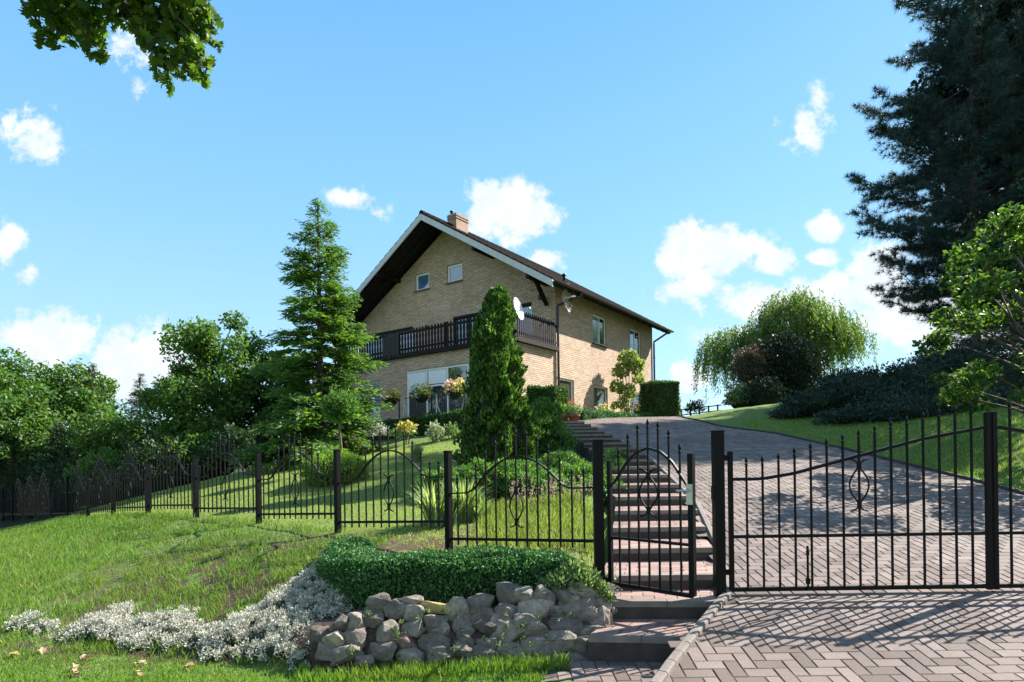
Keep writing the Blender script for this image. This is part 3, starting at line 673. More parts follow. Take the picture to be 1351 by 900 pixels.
# roof
OV = 1.44; SE = .75; RO = .8; TH = .15
sl = (RIDGE-EAVE)/(BW/2)
def roof_slab(side):
    mb = MB(); run = BW/2+SE; nseg = 24; nl = 18
    f = (lambda u: BW/2-u) if side > 0 else (lambda u: BW/2+u)
    a0, a1 = -OV, LEN+RO
    pr = [(0, 0), (run, -run*sl)]
    def pp(u, a, z): return list(hp(f(u), a, RIDGE+z))
    # top with stepped tile courses
    nrow = 20; prev = None
    for i in range(nrow):
        u0 = run*i/nrow; u1 = run*(i+1)/nrow+.03; lift0 = TH; lift1 = TH+.035
        q = [pp(u0, a0, -u0*sl+lift0), pp(u1, a0, -u1*sl+lift1), pp(u1, a1, -u1*sl+lift1), pp(u0, a1, -u0*sl+lift0)]
        r = [pp(u0, a0, -u0*sl+lift0-.03), pp(u1, a0, -u1*sl+lift1-.04), pp(u1, a1, -u1*sl+lift1-.04), pp(u0, a1, -u0*sl+lift0-.03)]
        mb.add(q+r, np.array([(0, 1, 2, 3), (7, 6, 5, 4), (0, 4, 5, 1), (1, 5, 6, 2), (2, 6, 7, 3), (3, 7, 4, 0)]))
    o = mb.build('roof', 'roof_tile', house, (s_.x, s_.y))
    mb = MB(); q = [pp(0, a0+.03, -.02), pp(run-.02, a0+.03, -run*sl-.02), pp(run-.02, a1-.03, -run*sl-.02), pp(0, a1-.03, -.02)]
    r = [pp(0, a0+.03, TH-.05), pp(run-.02, a0+.03, -run*sl+TH-.05), pp(run-.02, a1-.03, -run*sl+TH-.05), pp(0, a1-.03, TH-.05)]
    mb.add(q+r, np.array([(0, 1, 2, 3), (7, 6, 5, 4), (0, 4, 5, 1), (1, 5, 6, 2), (2, 6, 7, 3), (3, 7, 4, 0)]))
    for i in range(17):
        a = a0+.25+i*(a1-a0-.5)/16
        mb.box(Vector(pp(run/2, a, -run/2*sl-.07)), (math.hypot(run, run*sl)*.985, .09, .1), ((n_*(1 if side > 0 else -1)-UP*sl).normalized(), s_, (n_*(1 if side > 0 else -1)*sl+UP).normalized()))
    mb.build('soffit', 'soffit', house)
    mb = MB(); bt = .03
    c = [(.0, -.17), (run+.03, -run*sl-.17), (run+.03, -run*sl+.10), (0, .10)]
    v = [pp(u, a0-bt, z) for u, z in c]+[pp(u, a0+.02, z) for u, z in c]
    mb.add(v, np.array([(0, 1, 2, 3), (7, 6, 5, 4), (0, 4, 5, 1), (1, 5, 6, 2), (2, 6, 7, 3)]))
    mb.build('verge_board', 'white_board', house)
    # gutter
    g = MB(); arc = [(math.cos(x)*.07, math.sin(x)*.07) for x in np.linspace(math.pi, 2*math.pi, 7)]
    gx = run+.07; v = []
    for a in (a0, a1):
        for (u, z) in arc: v.append(pp(gx+u, a, -run*sl+.10+z))
        for (u, z) in reversed(arc): v.append(pp(gx+u*.88, a, -run*sl+.10+z*.88))
    n = 14; g.add(v, np.array([(k_, (k_+1) % n, n+(k_+1) % n, n+k_) for k_ in range(n)])); g.add(v, [tuple(range(13, -1, -1)), tuple(range(14, 28))])
    g.build('gutter', 'gutter', house)
roof_slab(1); roof_slab(-1)
mb = MB(); 
for i in range(34): a = -OV+i*(LEN+RO+OV)/34; mb.tube([hp(BW/2, a, RIDGE+TH-.02), hp(BW/2, a+(LEN+RO+OV)/34+.02, RIDGE+TH)], [.13, .11], 8)
mb.build('ridge_tiles', 'roof_tile', house)
# purlin ends and wooden braces under the gable overhang
for b in (.35, BW-.35, 3.0, BW-3.0):
    z = EAVE+min(b, BW-b)*sl-.22
    mb = MB(); mb.box(hp(b, -OV/2, z), (.14, OV, .18), (t_, s_, UP))
    if b in (.35, BW-.35):
        A = hp(b, -.08, z-.85); B = hp(b, -OV*.62, z-.02); d = (B-A).normalized(); mb.box((A+B)/2, (.12, .14, (B-A).length), (t_, t_.cross(d), d))
    mb.build('roof_brace', 'dark_wood', house)
# chimney
ch = MB(); cb = BW/2-.05; ca = .95
for (w, d, z0, z1) in ((.52, .84, RIDGE-.9, RIDGE+.48), (.58, .90, RIDGE+.48, RIDGE+.54), (.52, .84, RIDGE+.54, RIDGE+.59), (.58, .90, RIDGE+.59, RIDGE+.66), (.54, .86, RIDGE+.66, RIDGE+.71)):
    ch.box(hp(cb, ca, (z0+z1)/2), (w, d, z1-z0-.002), (t_, s_, UP))
cho = ch.build('chimney', 'chimney_brick', house, (t_.x, t_.y))
for db, da, k_ in ((.12, -.3, 1.), (.0, .05, .7), (-.08, .32, .5)):
    mb = MB(); mb.lathe(hp(cb+db, ca+da, RIDGE+.70), [(.06, 0), (.06, .14*k_), (.09, .15*k_), (.09, .2*k_), (.02, .24*k_)], 10); mb.build('chimney_pot', 'gutter', cho)
mb = MB(); mb.lathe(hp(.35, 1.3, EAVE+.3), [(.05, 0), (.05, .32), (.085, .33), (.085, .40), (.03, .42)], 10); mb.build('vent_pipe', 'gutter', house)
# downpipes
def downpipe(b, a, bo, ao, z0=1.3):
    top = hp(bo, ao, EAVE-SE*sl+.05); e = hp(b, a, EAVE-1.05)
    mb = MB(); mb.tube([top, top-UP*.12, e+UP*.12, e, hp(b, a, z0)], .05, 10)
    for z in (5.2, 3.2, 2.2): mb.tube([hp(b, a, z-.02), hp(b, a, z+.02)], .062, 10)
    mb.build('downpipe', 'gutter', house)
downpipe(-.07, .06, -SE-.06, .65); downpipe(-.07, LEN+.04, -SE-.06, LEN+.1)
# balcony railing
rail = MB(); zf = LZ+.15
rl = bpy.data.objects.new('balcony_railing', None); 
def balusters(o, d, nrm, L, sp, w):
    n = int(L/sp); 
    for i in range(n+1):
        x = .05+i*sp; c = o+d*x; prof = [(.5, 0), (.5, .08), (.34, .2), (.5, .34), (.36, .5), (.5, .64), (.36, .78), (.5, .9), (.36, .97), (.0, 1.0)]
        H_ = 1.0; vs = []; k = len(prof)
        for off in (-.012, .012):
            for sgn in (1, -1):
                for (q, y) in (prof if sgn > 0 else prof[::-1]): vs.append(list(c+d*(q*w*sgn)+nrm*off+UP*(zf-.02+y*H_)))
        m = 2*k; mb = MB(); mb.add(vs, [tuple(range(m)), tuple(range(2*m-1, m-1, -1))]); mb.add(vs, np.array([(j, (j+1) % m, m+(j+1) % m, m+j) for j in range(m)]))
        yield mb
bo = hp(-.10, -PROJ-.10, 0)
hr = MB(); 
for z in (.18, .84): hr.box(hp(4.9, -PROJ-.07, zf+z), (10.2, .04, .09), (t_, s_, UP)); hr.box(hp(-.07, -PROJ/2, zf+z), (.04, PROJ, .09), (t_, s_, UP))
for b in (-.03, 3.2, 6.2, 9.3): hr.box(hp(b, -PROJ-.03, zf+.48), (.09, .09, 1.0), (t_, s_, UP))
hr.box(hp(-.03, -.25, zf+.48), (.09, .09, .96), (t_, s_, UP))
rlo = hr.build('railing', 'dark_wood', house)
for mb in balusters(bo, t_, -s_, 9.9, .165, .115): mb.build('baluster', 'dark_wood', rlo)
for mb in balusters(bo, s_, n_, PROJ-.15, .135, .085): mb.build('baluster', 'dark_wood', rlo)
# dark cloth hung on the railing (left of the balusters)
mb = MB(); N = 18; V = []
for j in range(7):
    for i in range(N): V.append(list(hp(5.72+1.0*i/(N-1), -PROJ-.15-.018*math.sin(i*1.4), zf+.86-.16*j+(.05*math.sin(i*.5) if j == 6 else (.04*math.sin(i*.35) if j == 0 else 0)))))
mb.add(V, np.array([(j*N+i, j*N+i+1, (j+1)*N+i+1, (j+1)*N+i) for j in range(6) for i in range(N-1)]), 0, True)
mb.add([list(Vector(v)+s_*.012) for v in V], np.array([((j+1)*N+i, (j+1)*N+i+1, j*N+i+1, j*N+i) for j in range(6) for i in range(N-1)]), 0, True)
tag(mb.build('blanket', 'black_basket', at=hp(6.8, -PROJ-.15, zf+.86)), 'dark blanket hung over the left part of the balcony railing', 'blanket')
# wall lamps
for i, (b, z, lb) in enumerate(((6.85, 6.05, 'dark ball lamp on the gable wall above the middle of the balcony'), (.62, 6.42, 'dark ball lamp on the gable wall near the right corner brace'))):
    c = hp(b, 0, z); t = thing('wall_lamp', lb, 'lamp', c, 'wall lamps of the balcony')
    m1 = MB(); v, f = ico(c-s_*.16, .10, 2, 0); m1.add(v, f, 0, True); m1.build('lamp_shade', 'terracotta' if i else 'gutter', t)
    m1 = MB(); m1.tube([c, c-s_*.09], [.05, .03], 8); m1.tube([c-s_*.16+UP*.09, c-s_*.16+UP*.14], [.06, .03], 8); m1.build('bracket', 'gutter', t)
# satellite dish on the balcony, grid antenna on the corner
def dishmesh(c, axis, r, depth, mat, parent, name):
    mb = MB(); a = axis.normalized(); u = a.cross(UP).normalized(); v = a.cross(u); V = []; n = 20
    for j in range(6):
        q = j/5
        for i in range(n): th = 2*math.pi*i/n; V.append(list(c+(u*math.cos(th)*.86+v*math.sin(th))*r*q+a*depth*(q*q-1)))
    f = [(j*n+i, j*n+(i+1) % n, (j+1)*n+(i+1) % n, (j+1)*n+i) for j in range(5) for i in range(n)]
    mb.add(V, np.array(f), 0, True); mb.add([list(Vector(x)-a*.012) for x in V], np.array([q[::-1] for q in f]), 0, True); return mb.build(name, mat, parent)
dc = P(684.5, 407, 21.5); t = thing('satellite_dish', 'round pale satellite dish at the balcony corner behind the tall thuja', 'satellite dish', dc)
ax = Vector((.86, -.42, .22)); dishmesh(dc, ax, .42, .10, 'dish', t, 'dish')
m1 = MB(); m1.tube([dc-ax*.12, dc-ax*.12-UP*.5], .022, 8); m1.build('mast', 'steel', t)
m1 = MB(); a_ = ax.normalized(); m1.tube([dc-UP*.38-a_*.02, dc+a_*.38-UP*.16], .012, 6); m1.tube([dc+a_*.33-UP*.16, dc+a_*.45-UP*.13], .035, 8); m1.build('receiver_arm', 'steel', t)
ac = P(746.5, 393, 23.8); t = thing('grid_antenna', 'open white wire antenna on the wall under the eave at the house corner', 'antenna', ac)
m1 = MB()
for k_ in range(-3, 4):
    q = k_*.085; hh = math.sqrt(max(.0, .60**2-(q*2.0)**2)); cc = ac+s_*q*.9+n_*(.16+.0*abs(q))
    m1.tube([cc+UP*hh*math.sin(x)-n_*.18*(1-abs(math.sin(x))**2) for x in np.linspace(-1.5, 1.5, 9)], .006, 4)
m1.build('reflector', 'white_frame', t)
m1 = MB(); m1.tube([ac-n_*.1, ac+n_*.42], .014, 6)
for k_ in range(5): m1.tube([ac+n_*(.1+.07*k_)-s_*.09, ac+n_*(.1+.07*k_)+s_*.09], .008, 5)
m1.build('boom', 'white_frame', t)
# ------------------------------------------------------------------ iron fence and gates
def spear(mb, p, r=.008, h=.085):
    mb.lathe(p, [(r*1.1, -.004), (r*2.0, .004), (r*1.1, .012), (r*.9, .022), (r*1.9, .034), (r*1.5, .05), (r*.3, h)], 6)
def picket(p0, p1, parent, w=.013, tip=True, mat='iron', d=None, into=None):
    mb = into or MB(); c = (p0+p1)/2; d = d or Vector((1, 0, 0)); mb.box(c, (w, w, (p1-p0).length), (d, UP.cross(d), UP))
    if tip: spear(mb, p1, w*.55, .075)
    return None if into else mb.build('picket', mat, parent)
def lyre(c, d, parent, h=.46, w=.115, mat='iron', lean=0):
    """two mirrored S-scrolls round the middle bar"""
    mb = MB(); nrm = UP.cross(d)
    for sg in (-1, 1):
        pts = []
        for q in np.linspace(-1, 1, 25):
            a = abs(q); x = (math.cos(a/.72*math.pi/2)**1.15*w if a < .72 else -0.0); 
            if a >= .72: x = ((a-.72)/.28)**1.6*w*.95
            z = q*h/2 if a < .92 else math.copysign((.92+(a-.92)*.3)*h/2, q)
            pts.append(c+d*(sg*max(x, .009))+UP*z+nrm*(.004*sg))
        mb.tube(pts, .0075, 6)
    for sg in (-1, 1): mb.box(c+UP*(sg*h*.335), (.030, .022, .055), (d, nrm, UP))
    return mb.build('ornament', mat, parent)
def bar(mb, pts, w=.03, h=.012, lateral=None):
    """rectangular bar swept along pts in a vertical plane"""
    pts = [Vector(p) for p in pts]; k = len(pts); vs = []
    for i in range(k):
        d = (pts[min(i+1, k-1)]-pts[max(i-1, 0)]).normalized(); s = lateral; u = d.cross(s).normalized()
        for a, b in ((-1, -1), (1, -1), (1, 1), (-1, 1)): vs.append(list(pts[i]+s*(a*w/2)+u*(b*h/2)))
    f = [(i*4+j, i*4+(j+1) % 4, (i+1)*4+(j+1) % 4, (i+1)*4+j) for i in range(k-1) for j in range(4)]
    mb.add(vs, np.array(f)); mb.add(vs, [(3, 2, 1, 0), (4*k-4, 4*k-3, 4*k-2, 4*k-1)])

# fence line (posts from the small gate towards the far left)
FP = [(.755, 5.42, .14, -1.2), (-.68, 6.43, .08, -1.0), (-2.15, 7.45, .13, -.93), (-3.56, 8.5, .14, -.90), (-4.96, 9.5, .09, -.90), (-6.37, 10.6, .01, -.95), (-7.74, 11.75, -.07, -1.06), (-9.07, 12.95, -.18, -1.2)]
RZp = [(-.84, -.75), (-.75, -.66), (-.73, -.65), (-.71, -.65), (-.73, -.66), (-.85, -.76), (-.97, -.87)]
x, y = FP[-1][:2]; zt = -.18; zz = -.97
for i in range(11):
    x -= 1.31; y += 1.2; zt -= .10; FP.append((x, y, zt, zt-1.06)); RZp.append((zz-.1-.06, zz-.06)); zz -= .10
fence = thing('iron_fence', 'black wrought iron fence of arched spear panels climbing down to the left along the lawn', 'fence', (FP[0][0], FP[0][1], -1.2))
for i, (x, y, zt, zb) in enumerate(FP):
    if i == 0: continue
    mb = MB(); w = .062 if i < 4 else .066; d = Vector((FP[i-1][0]-x, FP[i-1][1]-y, 0)).normalized()
    mb.box((x, y, (zt+zb)/2), (w, w, zt-zb), (d, UP.cross(d), UP)); mb.box((x, y, zt+.006), (w+.012, w+.012, .014), (d, UP.cross(d), UP)); mb.build('post', 'worn_iron', fence)
for i in range(len(FP)-1):
    A = Vector((FP[i+1][0], FP[i+1][1], 0)); B = Vector((FP[i][0], FP[i][1], 0)); d = (B-A).normalized(); L = (B-A).length
    A = A+d*.036; L -= .075; za, zb = RZp[i]; nb = 13; lat = UP.cross(d)
    base = lambda q: za+(zb-za)*q
    def toprail(q):
        e = min(q, 1-q)
        if e < .13: return .48
        if e < .19: return .48+.035*ss((e-.13)/.06)
        t = (e-.19)/.31; return .515+.30*math.sin(t*math.pi/2)**.88
    mb = MB(); bar(mb, [A+d*(L*q)+UP*base(q) for q in (0, 1)], .025, .028, lat)
    N = 28; bar(mb, [A+d*(L*q)+UP*(base(q)+toprail(q)) for q in np.linspace(0, 1, N)], .028, .015, lat)
    pn = mb.build('panel', 'iron', fence)
    allb = MB() if i >= 7 else None
    for k in range(nb):
        q = (k+.75)/(nb+.5); p = A+d*(L*q); lo = base(q)-.065; hi = base(q)+toprail(q)+(.16 if min(q, 1-q) > .2 else .11)+(.10*(min(q, 1-q)-.15) if min(q, 1-q) > .15 else 0)
        picket(p+UP*lo, p+UP*hi, pn, .014, d=d, into=allb)
    if allb: allb.build('pickets', 'iron', pn)
    lyre(A+d*(L*.5)+UP*(base(.5)+.33), d, pn, .44, .075)
# gate posts
def gatepost(x, y, zt, zb, w, lb, extra=True):
    t = thing('gate_post', lb, 'gate post', (x, y, zb), 'square black posts of the entrance gates')
    mb = MB(); mb.box((x, y, (zt+zb)/2), (w, w, zt-zb)); mb.box((x, y, zt+.005), (w+.008, w+.008, .01)); mb.build('shaft', 'iron', t)
    return t
gatepost(.757, 5.35, .145, -1.3, .085, 'square black gate post on the left of the small gate where the fence starts')
gp = gatepost(1.765, 5.2, .205, -1.3, .085, 'tallest square black gate post between the small gate and the double gate')
mb = MB()
for z in (-.02, -1.0): mb.tube([(1.80, 5.2, z), (1.872, 5.2, z)], .012, 8); mb.tube([(1.83, 5.2, z-.022), (1.83, 5.2, z+.022)], .02, 10)
mb.build('hinge', 'iron', gp)
mb = MB(); mb.box((1.715, 5.17, -.32), (.03, .05, .12)); mb.build('strike_plate', 'iron', gp)
gatepost(6.42, 5.2, .2, -1.3, .085, 'square black gate post at the far right of the double gate')
# double gate
X1 = Vector((1, 0, 0))
CXp = [0, .12, .25, .38, .55, .75, 1.0]; CZp = [-.205, -.205, -.16, -.085, .01, .12, .215]
gate = thing('double_gate', 'wide black wrought iron double gate across the paved driveway', 'gate', (4.1, 5.2, -1.2))
def leaf(xh, xm):
    """hinge stile at xh, meeting stile at xm"""
    sg = 1 if xm > xh else -1; L = abs(xm-xh); o = Vector((xh, 5.2, 0)); lat = Vector((0, 1, 0)); mb = MB()
    tz = lambda q: float(np.interp(q, np.linspace(0, 1, 60), np.interp(np.linspace(0, 1, 60), CXp, CZp)))
    mb.box(o+UP*(-.565), (.036, .036, 1.20)); mb.box(Vector((xm, 5.2, -.42)), (.036, .036, 1.52))
    mb.box(Vector(((xh+xm)/2, 5.2, -1.15)), (L, .034, .034)); mb.box(Vector(((xh+xm)/2, 5.2, -.697)), (L, .03, .026))
    bar(mb, [o+X1*(sg*L*q)+UP*tz(q) for q in np.linspace(0, 1, 30)], .03, .026, lat)
    lf = mb.build('leaf_frame', 'iron', gate); n = 15
    for k in range(n):
        q = (k+1)/(n+1); p = o+X1*(sg*L*q); hi = tz(q)+(.145 if k > 2 else .12)+.02*q
        picket(p+UP*(-1.15), p+UP*hi, lf, .015)
    lyre(o+X1*(sg*L*(8/(n+1)-.0))+UP*(-.27), X1, lf, .47, .085)
    return lf
l1 = leaf(1.87, 4.078); l2 = leaf(6.34, 4.134)
mb = MB(); mb.tube([(2.51, 5.172, -.78), (2.51, 5.172, -1.16)], .010, 8); mb.box((2.51, 5.172, -.84), (.02, .02, .04)); mb.box((2.51, 5.172, -1.08), (.03, .025, .05)); mb.build('drop_bolt', 'iron', l1)
# small gate, standing ajar towards the steps
A = Vector((.85, 5.30, 0)); B = Vector((1.405, 4.76, 0)); d = (B-A).normalized(); L = (B-A).length
sg_ = thing('small_gate', 'narrow arched black wrought iron gate standing ajar over the pink steps', 'gate', (A.x, A.y, -1.16))
mb = MB(); ax3 = (d, UP.cross(d), UP); lat = UP.cross(d)
mb.box(A+UP*-.60, (.035, .035, 1.13), ax3); mb.box(B+UP*-.54, (.045, .045, 1.12), ax3); mb.box((A+B)/2+UP*-1.10, (L, .03, .032), ax3); mb.box((A+B)/2+UP*-.70, (L, .03, .022), ax3)
qs = np.linspace(0, 1, 40); zc = lambda q: float(np.interp(q, [0, .04, .12, .22, .35, .5, .65, .78, .9, .97, 1], [-.25, -.24, -.17, -.06, .03, .07, .04, -.04, -.17, -.25, -.27]))
bar(mb, [A+d*(L*q)+UP*zc(q) for q in qs], .026, .018, lat); sgf = mb.build('leaf_frame', 'iron', sg_)
for k in range(7):
    q = (k+1)/8; picket(A+d*(L*q)+UP*-1.10, A+d*(L*q)+UP*(max(zc(q), -.22)+.17), sgf, .014, d=d)
lyre(A+d*(L*.5)+UP*-.30, d, sgf, .42, .085)
mb = MB(); mb.box(B+UP*-.30-lat*.034, (.05, .012, .16), ax3); mb.build('lock_plate', 'steel', sg_)
mb = MB(); mb.tube([B+UP*-.27-lat*.04, B+UP*-.27-lat*.075, B+UP*-.27-lat*.075-d*.09], .008, 8); mb.build('handle', 'steel', sg_)

# terrace railing with chains and flower baskets
RS = 20.6
def rp(px, z=None, Y=None):
    return None
r0 = P(520, 556, 21.6); r1 = P(636, 545, 19.4)
rd = Vector((r1.x-r0.x, r1.y-r0.y, 0)); rL = rd.length; rd.normalize(); tz0 = 1.02
tr = thing('terrace_railing', 'low terrace railing of white posts with drooping metal hoops in front of the big window', 'railing', (r0.x, r0.y, 1.1))
pxs = [(478, 22.3), (530, 21.35), (573, 20.6), (616.5, 19.8)]; posts = []
for i, (px, Y) in enumerate(pxs):
    c = P(px, 560, Y); c.z = 0; posts.append(c)
    for off in (-.11, .11):
        p = c+rd*off; mb = MB(); mb.tube([p+UP*1.1, p+UP*2.22], .022, 8); mb.build('post', 'chain_metal' if off > 0 else 'dark_wood', tr)
for i in range(3):
    a = posts[i]+rd*.12; b = posts[i+1]-rd*.12; mb = MB()
    mb.tube([a.lerp(b, (1-math.cos(q*math.pi))/2)+UP*(2.12-.75*math.sin(q*math.pi)**.9) for q in np.linspace(0, 1, 20)], .02, 6); mb.build('hoop', 'chain_metal', tr)
    mb = MB(); mb.tube([a+UP*2.16, b+UP*2.16], .012, 6); mb.build('rail', 'gutter', tr)
def flowers(c, r, cols, n=160, size=.07, green='leaf_bright', ng=160, sq=.7, parent=None):
    p, d = sphere_pts(ng, .3); m1 = MB(); leafquads(m1, np.array(list(c))+p*np.array([r, r, r*sq]), size*1.3, size*.6, nb=d*1.0); m1.build('leaves', green, parent)
    for i, mname in enumerate(cols):
        p, d = sphere_pts(n//len(cols), .75); off = np.array([(i-(len(cols)-1)/2)*r*.9, 0, r*.12*i]); m1 = MB()
        leafquads(m1, np.array(list(c))+off*.8+np.array([0, -.04, r*.15])+p*np.array([r*(.62 if len(cols) > 1 else .9), r*.8, r*sq]), size, size*.9, nb=d*1.5); m1.build('blossom', mname, parent)
for px, py, Y, r, cols, lb in ((516, 524, 21.4, .34, ['flower_pink', 'flower_yellow'], 'flower basket with orange and yellow blooms at the left end of the terrace railing'),
                             (556, 519, 20.7, .40, ['flower_white', 'flower_yellow'], 'flower basket with white and bright yellow blooms in the middle of the terrace railing'),
                             (600, 514, 20.0, .40, ['flower_pink', 'flower_yellow'], 'flower basket with salmon and yellow blooms nearest the tall thuja')):
    c = P(px, py, Y); t = thing('flower_basket', lb, 'flower basket', c-UP*.3, 'flower baskets on the terrace railing')
    mb = MB(); mb.lathe(c-UP*.32, [(.08, 0), (.2, .1), (.27, .24), (.28, .27)], 14); mb.build('basket', 'black_basket', t)
    flowers(c, r, cols, 220, .085, parent=t)
# window boxes and pots by the house
for px, py, Y, r, cols, lb in ((750, 536, 23.0, .27, ['flower_purple', 'flower_red'], 'pot of red and violet flowers under the ground floor window next to the downpipe'),
                             (794, 541, 25.5, .30, ['flower_white', 'flower_yellow'], 'pot of yellow and white flowers under the middle ground floor window'),
                             (841, 538, 28.6, .34, ['flower_purple', 'flower_purple'], 'trough of dark purple flowers under the ground floor window beside the climber')):
    c = P(px, py, Y); t = thing('window_flowers', lb, 'potted flowers', c-UP*.35, 'flowers under the side windows')
    mb = MB(); mb.lathe(c-UP*.38, [(.13, 0), (.18, .2), (.2, .26)], 12); mb.build('pot', 'black_basket', t)
    mb = MB(); mb.tube([c-UP*.9, c-UP*.38], [.05, .06], 8); mb.build('stand', 'black_basket', t)
    flowers(c, r, cols, 150, .075, parent=t)
for px, Y, lb, gm in ((742, 19.9, 'terracotta pot of yellow green foliage, the left one at the top of the stairs', 'leaf_bright'), (757.5, 19.8, 'terracotta pot of green foliage, the right one at the top of the stairs', 'leaf_sage')):
    c = P(px, 558, Y); c.z = float(zr(19.4))+.03; t = thing('flower_pot', lb, 'flower pot', c, 'terracotta pots above the stairs')
    mb = MB(); mb.lathe(c, [(.13, 0), (.18, .2), (.2, .2), (.2, .26), (.17, .26)], 16); mb.build('pot', 'terracotta', t)
    p, dd = sphere_pts(420, .3); mb = MB(); leafquads(mb, np.array(list(c+UP*.42))+p*np.array([.27, .27, .22]), .09, .04, nb=dd); mb.build('foliage', gm, t)
# meter box by the climber and small field fence behind the drive
c = P(829, 546, 27.8); t = tag(MB().box(c, (.26, .2, .42), (s_, t_, UP)).box(c+UP*.235, (.32, .26, .04), (s_, t_, UP)).build('utility_box', 'meter_box', at=c-UP*.2), 'small pale utility box at the foot of the climbing plant', 'utility box')
t = thing('garden_fence', 'short low fence of dark rails at the far end of the driveway', 'fence', P(915, 548, 30))
for i in range(5):
    p = P(899+i*12, 551-i*1.5, 30); mb = MB(); mb.tube([p-UP*.4, p+UP*.42], .04, 6); mb.build('post', 'dark_wood', t)
for z in (.36, .1): mb = MB(); mb.tube([P(894, 551, 30)+UP*z, P(952, 544, 30)+UP*z], .03, 6); mb.build('rail', 'dark_wood', t)

# ------------------------------------------------------------------ dry stone wall
sw = thing('stone_wall', 'dry stone retaining wall of rough field stones below the clipped box hedge', 'stone wall', (-.3, 4.65, -1.56))
def stone(c, sx, sy, sz, seed, mat='field_stone', rot=None):
    r = np.random.default_rng(seed); bm = bmesh.new()
    pts = unit(r.normal(size=(17, 3)))*r.uniform(.86, 1.06, (17, 1)); pts = np.sign(pts)*np.abs(pts)**.72
    vv = [bm.verts.new(p) for p in pts]; bmesh.ops.convex_hull(bm, input=vv)
    bmesh.ops.delete(bm, geom=[v for v in bm.verts if not v.link_faces], context='VERTS')
    bmesh.ops.bevel(bm, geom=list(bm.edges), offset=.06, segments=2, affect='EDGES', profile=.6)
    bmesh.ops.triangulate(bm, faces=bm.faces[:]); bmesh.ops.subdivide_edges(bm, edges=[e for e in bm.edges if e.calc_length() > .25], cuts=2)
    bmesh.ops.triangulate(bm, faces=bm.faces[:])
    rt = Matrix.Rotation(rot if rot is not None else r.uniform(-.25, .25), 3, 'Y') @ Matrix.Rotation(r.uniform(-.4, .4), 3, 'X')
    bm.verts.index_update(); V = []
    for v in bm.verts:
        p = Vector((v.co.x*sx/2, v.co.y*sy/2, v.co.z*sz/2)); k = 1+.10*noise.noise(v.co*2.4+Vector((seed, 0, 0)))+.07*noise.noise(v.co*5+Vector((0, seed, 0)))+.04*noise.noise(v.co*13+Vector((0, seed, 0))); V.append(list(rt @ p*k+c))
    f = np.array([[q.index for q in fc.verts] for fc in bm.faces]); bm.free()
    mb = MB(); mb.add(V, f, 0, True); o = mb.build('stone', mat, sw); return o
def wally(x): return float(np.interp(x, BX, BY))
import itertools
# (pixel x, pixel y, width px, height px, depth offset back) read off the photograph, row by row from the bottom
ST = [(505,862,36,22),(455,868,34,22),(540,870,30,20),(572,868,40,24),(606,862,26,20),(536,852,30,22),(572,850,34,20),(608,846,28,22),(466,845,26,22),(440,850,26,24),(512,838,26,24),
      (640,868,42,20),(642,853,30,22),(676,860,44,18),(545,830,26,20),(578,828,28,18),(612,828,26,20),(640,832,30,20),(668,836,44,30),(632,815,36,20),(602,808,28,30),(634,804,36,26),(668,810,26,20),
      (574,803,34,12),(575,822,28,15),(700,830,40,32),(712,856,46,24),(740,850,40,26),(772,856,40,28),(745,832,44,24),(704,806,46,30),(690,792,26,24),(735,812,22,20),(762,812,50,30),(778,838,40,20),
      (716,792,32,26),(742,792,30,24),(768,786,40,24),(675,783,36,24),(790,820,26,28),(796,800,20,36),(755,797,24,20),(656,822,24,16),(726,870,30,12),(690,872,30,10),(650,876,26,9),(610,876,26,10),
      (480,872,22,12),(520,806,28,20),(490,815,26,20),(468,822,24,20),(545,810,26,20),(448,826,24,20),(430,862,26,22),(750,872,40,14),(782,872,24,16),(420,842,22,22),(500,795,30,16),(540,795,30,14)]
for i, (px, py, w, h) in enumerate(ST):
    t = min(1, max(0, (876-py)/95)); X0 = (px-CX)/F*4.65
    lean = .30 if px > 620 else .28
    Y = wally(X0)+.02+lean*t; c = P(px, py, Y); k = Y/F
    dpt = min(w, h)*1.15*k
    c.y += dpt*.25
    stone(c, w*k*1.36, dpt*1.0, h*k*1.52, 100+i, 'yellow_stone' if (px, py) == (574, 803) else 'field_stone')
# soil packed behind and between the stones
rows = []
for x in np.linspace(-1.75, .80, 30):
    yb = wally(x)+.05; rows.append([(x, yb-.01), (x, yb+.06), (x, yb+.14), (x, yb+.24), (x, yb+.36), (x, yb+.8)])
zs = [-1.62, -1.46, -1.33, -1.21, -1.20, -1.22]; mb = MB(); V = []
for r in rows:
    kx = float(ss(np.array((r[0][0]+1.8)/.8)))
    for j, (x, y) in enumerate(r): V.append((x, y, -1.62+(zs[j]+1.62)*(.75+.25*kx)+.02*math.sin(x*19+j*2)))
m = 6; mb.add(V, np.array([(i*m+j, i*m+j+1, (i+1)*m+j+1, (i+1)*m+j) for i in range(29) for j in range(5)]), 0, True); mb.build('soil_fill', 'soil', sw)
